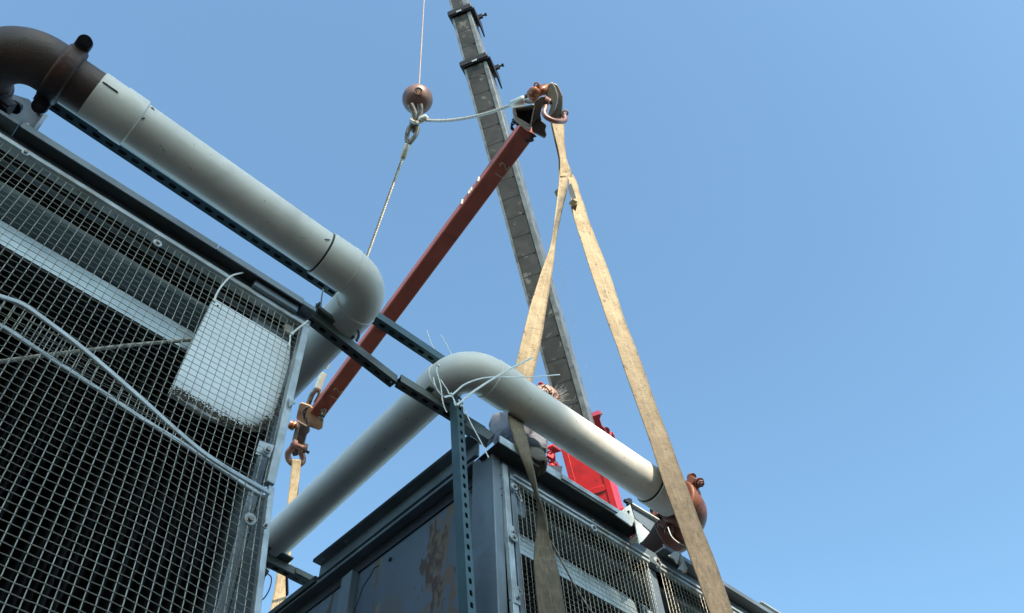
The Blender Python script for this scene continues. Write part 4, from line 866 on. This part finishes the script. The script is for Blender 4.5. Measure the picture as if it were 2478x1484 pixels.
# lower bracket
Q2 = lambda x, y: (647.5 + .2053 * x, 914 + .2053 * y)
def pl2(name, pts, d, th, m, bev=.006, par=SB): mb = MB(); mb.plate([Q2(*p) for p in pts], d, th); return mb.build(name, m, par, bev)
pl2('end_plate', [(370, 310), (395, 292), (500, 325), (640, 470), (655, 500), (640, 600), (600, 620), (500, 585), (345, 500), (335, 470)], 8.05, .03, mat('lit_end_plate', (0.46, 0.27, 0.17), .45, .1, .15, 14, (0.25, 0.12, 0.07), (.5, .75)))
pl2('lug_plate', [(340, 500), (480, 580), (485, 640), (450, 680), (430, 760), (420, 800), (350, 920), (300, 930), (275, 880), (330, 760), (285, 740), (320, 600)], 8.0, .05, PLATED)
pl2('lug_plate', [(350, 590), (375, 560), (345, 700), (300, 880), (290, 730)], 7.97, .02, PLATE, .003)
def chain(px_pts, d, r, Qf, m=BLACK, par=SB):
    for i in range(len(px_pts) - 1):
        a, b_ = D(*Qf(*px_pts[i]), d), D(*Qf(*px_pts[i + 1]), d); ax_ = (b_ - a) * .62; n_ = (cam_right if i % 2 else cam_fwd + cam_right * .4); n_ = (n_ - ax_ * (n_.dot(ax_) / ax_.length_squared)).normalized()
        c = (a + b_) / 2; mb = MB(); mb.tube([c + ax_ * math.cos(k * math.pi / 6) + n_ * (ax_.length * .55 * math.sin(k * math.pi / 6)) for k in range(12)], r, 6, closed=True); mb.build('chain_link', m, par)
chain([(470, 350), (440, 385), (425, 425), (435, 465), (450, 500), (470, 535)], 7.95, .006, Q2)
chain([(640, 380), (670, 375), (655, 420), (620, 460), (640, 500)], 7.98, .008, Q2, STEEL)
mb = MB(); mb.tube([D(*Q2(610, 440), 7.95), D(*Q2(672, 460), 7.95)], .010, 8); mb.build('keeper_pin', BLACK, SB)
chain([(260, 1010), (200, 1040), (160, 1090), (150, 1150), (180, 1190)], 6.5, .006, Q)
chain([(620, 1320), (560, 1300), (540, 1360), (570, 1390), (500, 1400), (470, 1430), (440, 1400)], 6.5, .006, Q)
mb = MB(); mb.bar(D(*Q(550, 1285), 6.5), D(*Q(615, 1330), 6.5), .014, .02); mb.tube([D(*Q(270, 1000), 6.5), D(*Q(210, 1060), 6.5)], .03, 10); mb.build('keeper_pin', BLACK, SB)

# shackles
def shackle(loc, label, bow, r, pin, pr, m, mp_, ring=None):
    t = thing('shackle', loc, label, 'shackle', 'rigging shackles')
    mb = MB(); n_ = 5; p_ = spline(bow, n_); mb.tube(p_, r, 14); mb.build('bow', m, t)
    mb = MB(); mb.cyl(pin[0], pin[1], pr, 12)
    for e, s_ in ((pin[0], 1), (pin[1], -1)): mb.cyl(e, e + (pin[1] - pin[0]).normalized() * (.03 * s_), pr * 1.9, 14)
    mb.build('pin', mp_, t)
    if ring is not None:
        mb = MB(); mb.tube([ring[0] + cam_right * (ring[1] * math.cos(k * math.pi / 8)) + cam_down * (ring[1] * math.sin(k * math.pi / 8)) for k in range(16)], ring[1] * .38, 8, closed=True); mb.build('pin_eye', mp_, t)
    return t
q = lambda x, y, d=6.35: D(*Q(x, y), d)
shackle(q(650, 420), 'orange shackle holding the wire rope on top of the upper bracket', [q(560, 560, 6.45), q(540, 500, 6.4), q(552, 440, 6.35), q(600, 420, 6.3), q(680, 470, 6.35), q(760, 420, 6.35), q(850, 370, 6.4)], .026, (q(640, 330), q(700, 420)), .014, SHACK, SHACK, (q(640, 310, 6.3), .014))
mb = MB(); mb.tube([q(550, 430, 6.36), q(560, 500, 6.36), q(565, 570, 6.36)], [.034, .034, .024], 14); mb.tube([q(760, 440, 6.38), q(830, 380, 6.4)], [.03, .036], 14)
sh0 = thing('shackle', q(560, 560), 'stubby orange shackle ear left of the upper bracket plate', 'shackle', 'rigging shackles'); mb.build('bow', SHACK, sh0)
shackle(q(830, 700), 'big pinkish shackle on the upper bracket carrying the two-legged tan sling', [q(835, 690, 6.3), q(815, 780, 6.25), q(790, 860, 6.22), q(830, 940, 6.2), q(960, 1010, 6.2), q(1100, 1030, 6.25), q(1195, 1010, 6.35), q(1190, 930, 6.4), q(1140, 860, 6.45)], .017, (q(800, 640, 6.3), q(870, 680, 6.3)), .020, SHACKR, SHACKR, (q(1208, 862, 6.4), .016))
q2 = lambda x, y, d=7.95: D(*Q2(x, y), d)
shackle(q2(320, 560), 'small rusty shackle hanging off the left side of the lower bracket', [q2(300, 600), q2(270, 575), q2(290, 545), q2(330, 545), q2(350, 590)], .022, (q2(262, 550), q2(320, 575)), .020, SHACKR, SHACK)
shackle(q2(330, 900), 'rust-brown shackle under the lower bracket holding the lower tan sling', [q2(315, 770, 7.9), q2(285, 830, 7.9), q2(240, 890, 7.9), q2(245, 960, 7.9), q2(290, 1010, 7.9), q2(350, 1030, 7.92), q2(405, 1000, 7.95), q2(415, 950, 7.98), q2(395, 880, 8.0), q2(400, 820, 8.0)], .026, (q2(290, 780, 7.9), q2(450, 840, 7.95)), .022, SHACKR, SHACKR)
mb = MB(); mb.tube([q2(430, 850, 7.93), q2(488, 888, 7.93)], .012, 8); shp = thing('pin_handle', q2(460, 870), 'short dark pin handle sticking right from the lowest shackle', 'pin'); mb.build('handle', BLACK, shp)

# ------------------------------------------------------------------ webbing slings
def ST(lst): return [(at(lx, ly, 1, y), at(rx, ry, 1, y2)) for (lx, ly, rx, ry, y, y2) in lst]
SL = thing('webbing_sling', q(1050, 1000), 'two-legged tan webbing sling hanging from the upper bracket over the far unit front', 'webbing sling', 'tan webbing slings')
dn = [(1334.8, 284, 1363, 285, 6.26, 6.26), (1336, 300, 1365, 300, 6.25, 6.25), (1345, 340, 1365, 342, 6.22, 6.2), (1353, 375, 1369, 377, 6.2, 6.16), (1355, 392, 1373, 394, 6.2, 6.16), (1355, 415, 1381, 415, 6.14, 6.12), (1355, 428, 1383, 430, 6.12, 6.1)]
ribbon('webbing', ST([(a, b_, c, e, lerp(1.93, 2.0, (b_ - 284) / 146), lerp(1.93, 2.0, (e - 284) / 146)) for a, b_, c, e, d, f in dn]), SL)
ribbon('webbing', ST([(a - 3, b_ + 2, c - 8, e, lerp(1.95, 2.02, (b_ - 284) / 146), lerp(1.95, 2.02, (e - 284) / 146)) for a, b_, c, e, d, f in dn[:6]]), SL)
def yl(py, p0, p1, y0, y1_): return lerp(y0, y1_, (py - p0) / (p1 - p0))
M1 = [(1353, 412, 1376, 420), (1352, 440, 1372, 446), (1350, 462, 1370, 466), (1347, 495, 1362, 498), (1342, 532, 1354.5, 532), (1334, 585, 1344, 585), (1324, 618, 1341, 618), (1310, 656, 1336, 656), (1296, 700, 1328, 708), (1282.6, 742, 1319.5, 756), (1264, 816, 1310, 818), (1246, 890, 1293, 896), (1237, 935, 1282, 944)]
ms = []
for i, (a, b_, c, e) in enumerate(M1):
    y_ = yl(b_, 412, 935, 2.0, 2.10); k = .05 * math.sin(min(1, max(0, (b_ - 440) / 150)) * math.pi) ; ms.append((a, b_, c, e, y_ - k, y_ + k))
ribbon('webbing_leg', ST(ms), SL)
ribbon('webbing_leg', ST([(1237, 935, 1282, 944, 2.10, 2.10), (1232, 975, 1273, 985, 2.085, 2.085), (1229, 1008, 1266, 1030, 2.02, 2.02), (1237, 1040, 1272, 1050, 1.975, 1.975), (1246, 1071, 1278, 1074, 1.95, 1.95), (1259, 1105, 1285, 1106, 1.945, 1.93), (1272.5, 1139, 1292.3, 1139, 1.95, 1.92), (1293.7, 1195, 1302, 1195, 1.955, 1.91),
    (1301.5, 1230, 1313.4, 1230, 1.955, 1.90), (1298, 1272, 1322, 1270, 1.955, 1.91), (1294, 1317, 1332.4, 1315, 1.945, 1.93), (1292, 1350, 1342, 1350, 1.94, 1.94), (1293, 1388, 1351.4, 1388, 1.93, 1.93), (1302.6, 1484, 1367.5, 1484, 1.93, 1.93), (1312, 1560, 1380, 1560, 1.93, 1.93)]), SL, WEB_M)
R1 = [(1370, 420, 1386, 424), (1376, 440, 1396, 444), (1380, 470, 1403, 470), (1385, 505, 1414, 500), (1390, 533, 1424, 533), (1410, 595, 1448, 595), (1429, 656, 1472, 656), (1450, 718, 1492, 716), (1470.4, 779.5, 1511.4, 776.5), (1493, 840, 1536, 838), (1514, 903.6, 1560, 903.6), (1545, 990, 1588, 985), (1572, 1066, 1620, 1066), (1592, 1128, 1641, 1125), (1610, 1183, 1661, 1178), (1642, 1271, 1694.6, 1271), (1672.7, 1358.5, 1729.7, 1358.5), (1718, 1484, 1773.4, 1484), (1750, 1570, 1806, 1570)]
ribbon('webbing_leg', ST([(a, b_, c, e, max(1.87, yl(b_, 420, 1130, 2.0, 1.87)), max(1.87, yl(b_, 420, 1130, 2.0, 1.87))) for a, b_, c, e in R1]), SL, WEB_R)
Q5 = lambda x, y: (1325.3 + .10266 * x, 380.9 + .10266 * y)
mb = MB(); mb.plate([Q5(*p) for p in ((465, 680), (545, 610), (610, 780), (670, 960), (580, 1000), (520, 900))], 5.98, .004); mb.build('label_patch', mat('white_label', (.75, .74, .74), .5), SL)
mb = MB(); mb.plate([Q5(*p) for p in ((490, 1080), (580, 985), (700, 1050), (640, 1130), (560, 1150))], 5.93, .012); mb.build('sewn_flap', WEB, SL)
mb = MB(); mb.plate([Q5(*p) for p in ((545, 1160), (640, 1130), (700, 1080), (615, 1440))], 6.02, .012); mb.build('sewn_flap', mat('brown_webbing', (.16, .09, .05), .9), SL)
mb = MB(); mb.plate([Q5(*p) for p in ((150, 820), (190, 770), (245, 740), (225, 960))], 6.05, .012); mb.build('sewn_flap', WEB, SL)
SL2 = thing('webbing_sling', q2(340, 1000), 'tan webbing sling hanging from the lowest shackle behind the white pipe', 'webbing sling', 'tan webbing slings')
ribbon('webbing', [(D(a, b_, d), D(c, e, d)) for a, b_, c, e, d in ((706.5, 1111, 728, 1113, 7.88), (703, 1150, 725, 1150, 7.8), (695, 1219, 715, 1219, 7.6), (686, 1285, 708, 1283, 7.4), (675, 1351, 703, 1345, 7.2), (665, 1420, 695, 1418, 7.0), (652, 1484, 688, 1484, 6.8), (640, 1550, 680, 1550, 6.6))], SL2)
ribbon('webbing', [(D(a, b_, d), D(c, e, d)) for a, b_, c, e, d in ((703, 1116, 722, 1116, 7.98), (712, 1185, 722, 1186, 7.9), (706, 1240, 714, 1240, 7.7), (700, 1300, 709, 1300, 7.5))], SL2)
mb = MB(); mb.plate([(689, 1338), (694, 1334), (697, 1440), (691, 1446)], 6.9, .02)
tag(mb.build('hanging_strap', BLACK), 'narrow black strap hanging before the lower tan sling', 'strap')

# ------------------------------------------------------------------ person on the far unit's roof
PR = thing('person', W(2.15, 2.6, 2.75), 'person in grey jacket and work gloves kneeling on far unit roof, mostly hidden by pipe', 'person')
def skin(name, verts, edges, radii, m, sub=2, root=0):
    me = bpy.data.meshes.new(name); me.from_pydata([tuple(V(v) - OFF[PR]) for v in verts], edges, []); me.materials.append(m)
    o = bpy.data.objects.new(name, me); COL.objects.link(o); o.parent = PR; OFF[o] = OFF[PR]
    sk = o.modifiers.new('skin', 'SKIN'); sk.use_smooth_shade = True
    for i, r in enumerate(radii):
        me.skin_vertices[0].data[i].radius = r if isinstance(r, tuple) else (r, r); me.skin_vertices[0].data[i].use_root = (i == root)
    s_ = o.modifiers.new('subsurf', 'SUBSURF'); s_.levels = s_.render_levels = sub
    if name == 'jacket':
        tx = bpy.data.textures.new('cloth_folds', 'CLOUDS'); tx.noise_scale = .075; s_.levels = s_.render_levels = 4
        dm = o.modifiers.new('folds', 'DISPLACE'); dm.texture = tx; dm.strength = .035; dm.mid_level = .5
    return o
hips = at(1262, 1150, 1, 2.62); waist = at(1256, 1105, 1, 2.55); chest = at(1246, 1052, 1, 2.46); neck = at(1290, 985, 1, 2.38); headc = at(1309, 986, 1, 2.33)
shL, shR = at(1213, 1022, 1, 2.36), at(1300, 1015, 1, 2.42)
elb = at(1222, 1062, 1, 2.20); wr = at(1284, 1086, 1, 2.02)
body = skin('jacket', [hips, waist, chest, lerp(chest, neck, .6), shL, lerp(shL, elb, .55), elb, lerp(elb, wr, .6), wr, shR, lerp(shR, at(1300, 1075, 1, 2.4), .6), at(1302, 1088, 1, 2.3)],
    [(0, 1), (1, 2), (2, 3), (2, 4), (4, 5), (5, 6), (6, 7), (7, 8), (2, 9), (9, 10), (10, 11)], [(.13, .10), (.12, .10), (.10, .10), (.06, .06), .062, .060, .058, .052, .042, .065, .06, .045], CLOTH)
skin('cuff', [lerp(elb, wr, .80), wr, lerp(wr, at(1290, 1094, 1, 1.99), .8)], [(0, 1), (1, 2)], [.052, .050, .042], CUFF)
# glove: palm and five bent fingers over the rail edge
palm0, palm1 = at(1290, 1092, 1, 1.99), at(1297, 1108, 1, 1.955)
sp = (cam_right * .9 + cam_down * .35).normalized()
gv, ge, gr = [palm0, palm1], [(0, 1)], [(.042, .030), (.042, .028)]
for i, (o_, l_) in enumerate(((-.028, .055), (-.009, .066), (.010, .064), (.028, .052))):
    b0 = palm1 + sp * o_; k = len(gv)
    gv += [b0 + Z_ * -.012 - Y_ * .006, b0 + cam_down * (l_ * .45) - Y_ * .012, b0 + cam_down * (l_ * .80) - Y_ * .004, b0 + cam_down * l_ + Y_ * .008]
    ge += [(1, k), (k, k + 1), (k + 1, k + 2), (k + 2, k + 3)]; gr += [.013, .0125, .0115, .010]
k = len(gv); gv += [palm0 + sp * .038, palm0 + sp * .052 + cam_down * .03, palm0 + sp * .048 + cam_down * .055]; ge += [(0, k), (k, k + 1), (k + 1, k + 2)]; gr += [.015, .013, .011]
skin('glove', gv, ge, gr, GLOVE, 2)
# legs kneeling on the roof, head
skin('trousers', [hips, hips + V((.12, .02, -.03)), hips + V((.14, -.22, -.28)), W(2.5, 2.75, 2.80), hips + V((-.10, .02, -.03)), W(2.12, 2.42, 2.82), W(2.1, 2.85, 2.80)], [(0, 1), (1, 2), (2, 3), (0, 4), (4, 5), (5, 6)], [.14, .10, .075, .05, .10, .075, .05], TROUS)
mb = MB(); prof = [(-.13, .02), (-.115, .05), (-.09, .072), (-.05, .085), (0, .092), (.05, .09), (.09, .07), (.115, .04), (.125, .01)]
mb.lathe(headc, (headc - neck).normalized() * .4 + Z_, prof, 28); fcd = (V((.4, .8, 0))).normalized()
hc = headc
for dx_ in (-.032, .032):
    mb.lathe(hc + fcd * .088 + X_ * dx_ + Z_ * .0, fcd, [(-.012, .002), (-.008, .011), (0, .012), (.006, .006)], 10)
mb.tube([hc + fcd * .088 + Z_ * .01, hc + fcd * .112 - Z_ * .03, hc + fcd * .09 - Z_ * .04], [.008, .014, .010], 8)
mb.bar(hc + fcd * .085 - Z_ * .062 - X_ * .022, hc + fcd * .085 - Z_ * .062 + X_ * .022, .012, .01)
for s_ in (-1, 1): mb.lathe(hc + fcd.cross(Z_) * (.088 * s_), fcd.cross(Z_) * s_, [(0, .02), (.012, .028), (.016, .01)], 12)
mb.tube([neck - Z_ * .05, headc - Z_ * .05], .058, 16); mb.build('head', SKIN, PR, ang=80)
for nm, m_, cnt, sprd, lo_ in (('hair', HAIR, 1500, .026, .02), ('hair', HAIRG, 170, .075, .05)):
    mb = MB()
    for i in range(cnt):
        a_ = random.uniform(0, 2 * math.pi); e_ = random.uniform(-.3, 1.4); dr = V((math.cos(a_) * math.cos(e_), math.sin(a_) * math.cos(e_), math.sin(e_)))
        if m_ is HAIRG: dr = (dr + cam_right * 1.5 - cam_down * .2).normalized()
        else: dr = (dr - cam_right * .2 - cam_down * .4).normalized()
        p0_ = headc + dr * .085; L_ = random.uniform(lo_ * .5, sprd)
        cv = V((random.gauss(0, 1), random.gauss(0, 1), random.gauss(0, 1))) * .022
        tg = dr.cross(V((.3, .2, 1))).normalized() * (L_ * (.9 if m_ is HAIR else .3)); mb.tube([p0_, p0_ + dr * L_ * .35 + tg * .5 + cv * .3, p0_ + dr * L_ * (.45 if m_ is HAIR else 1) + tg + cv * .6 - Z_ * .012], [.0045, .0038, .0022] if m_ is HAIR else [.0011, .0008, .0004], 4, caps=False)
    mb.build(nm, m_, PR, smooth=False, kind='stuff', recalc=False)
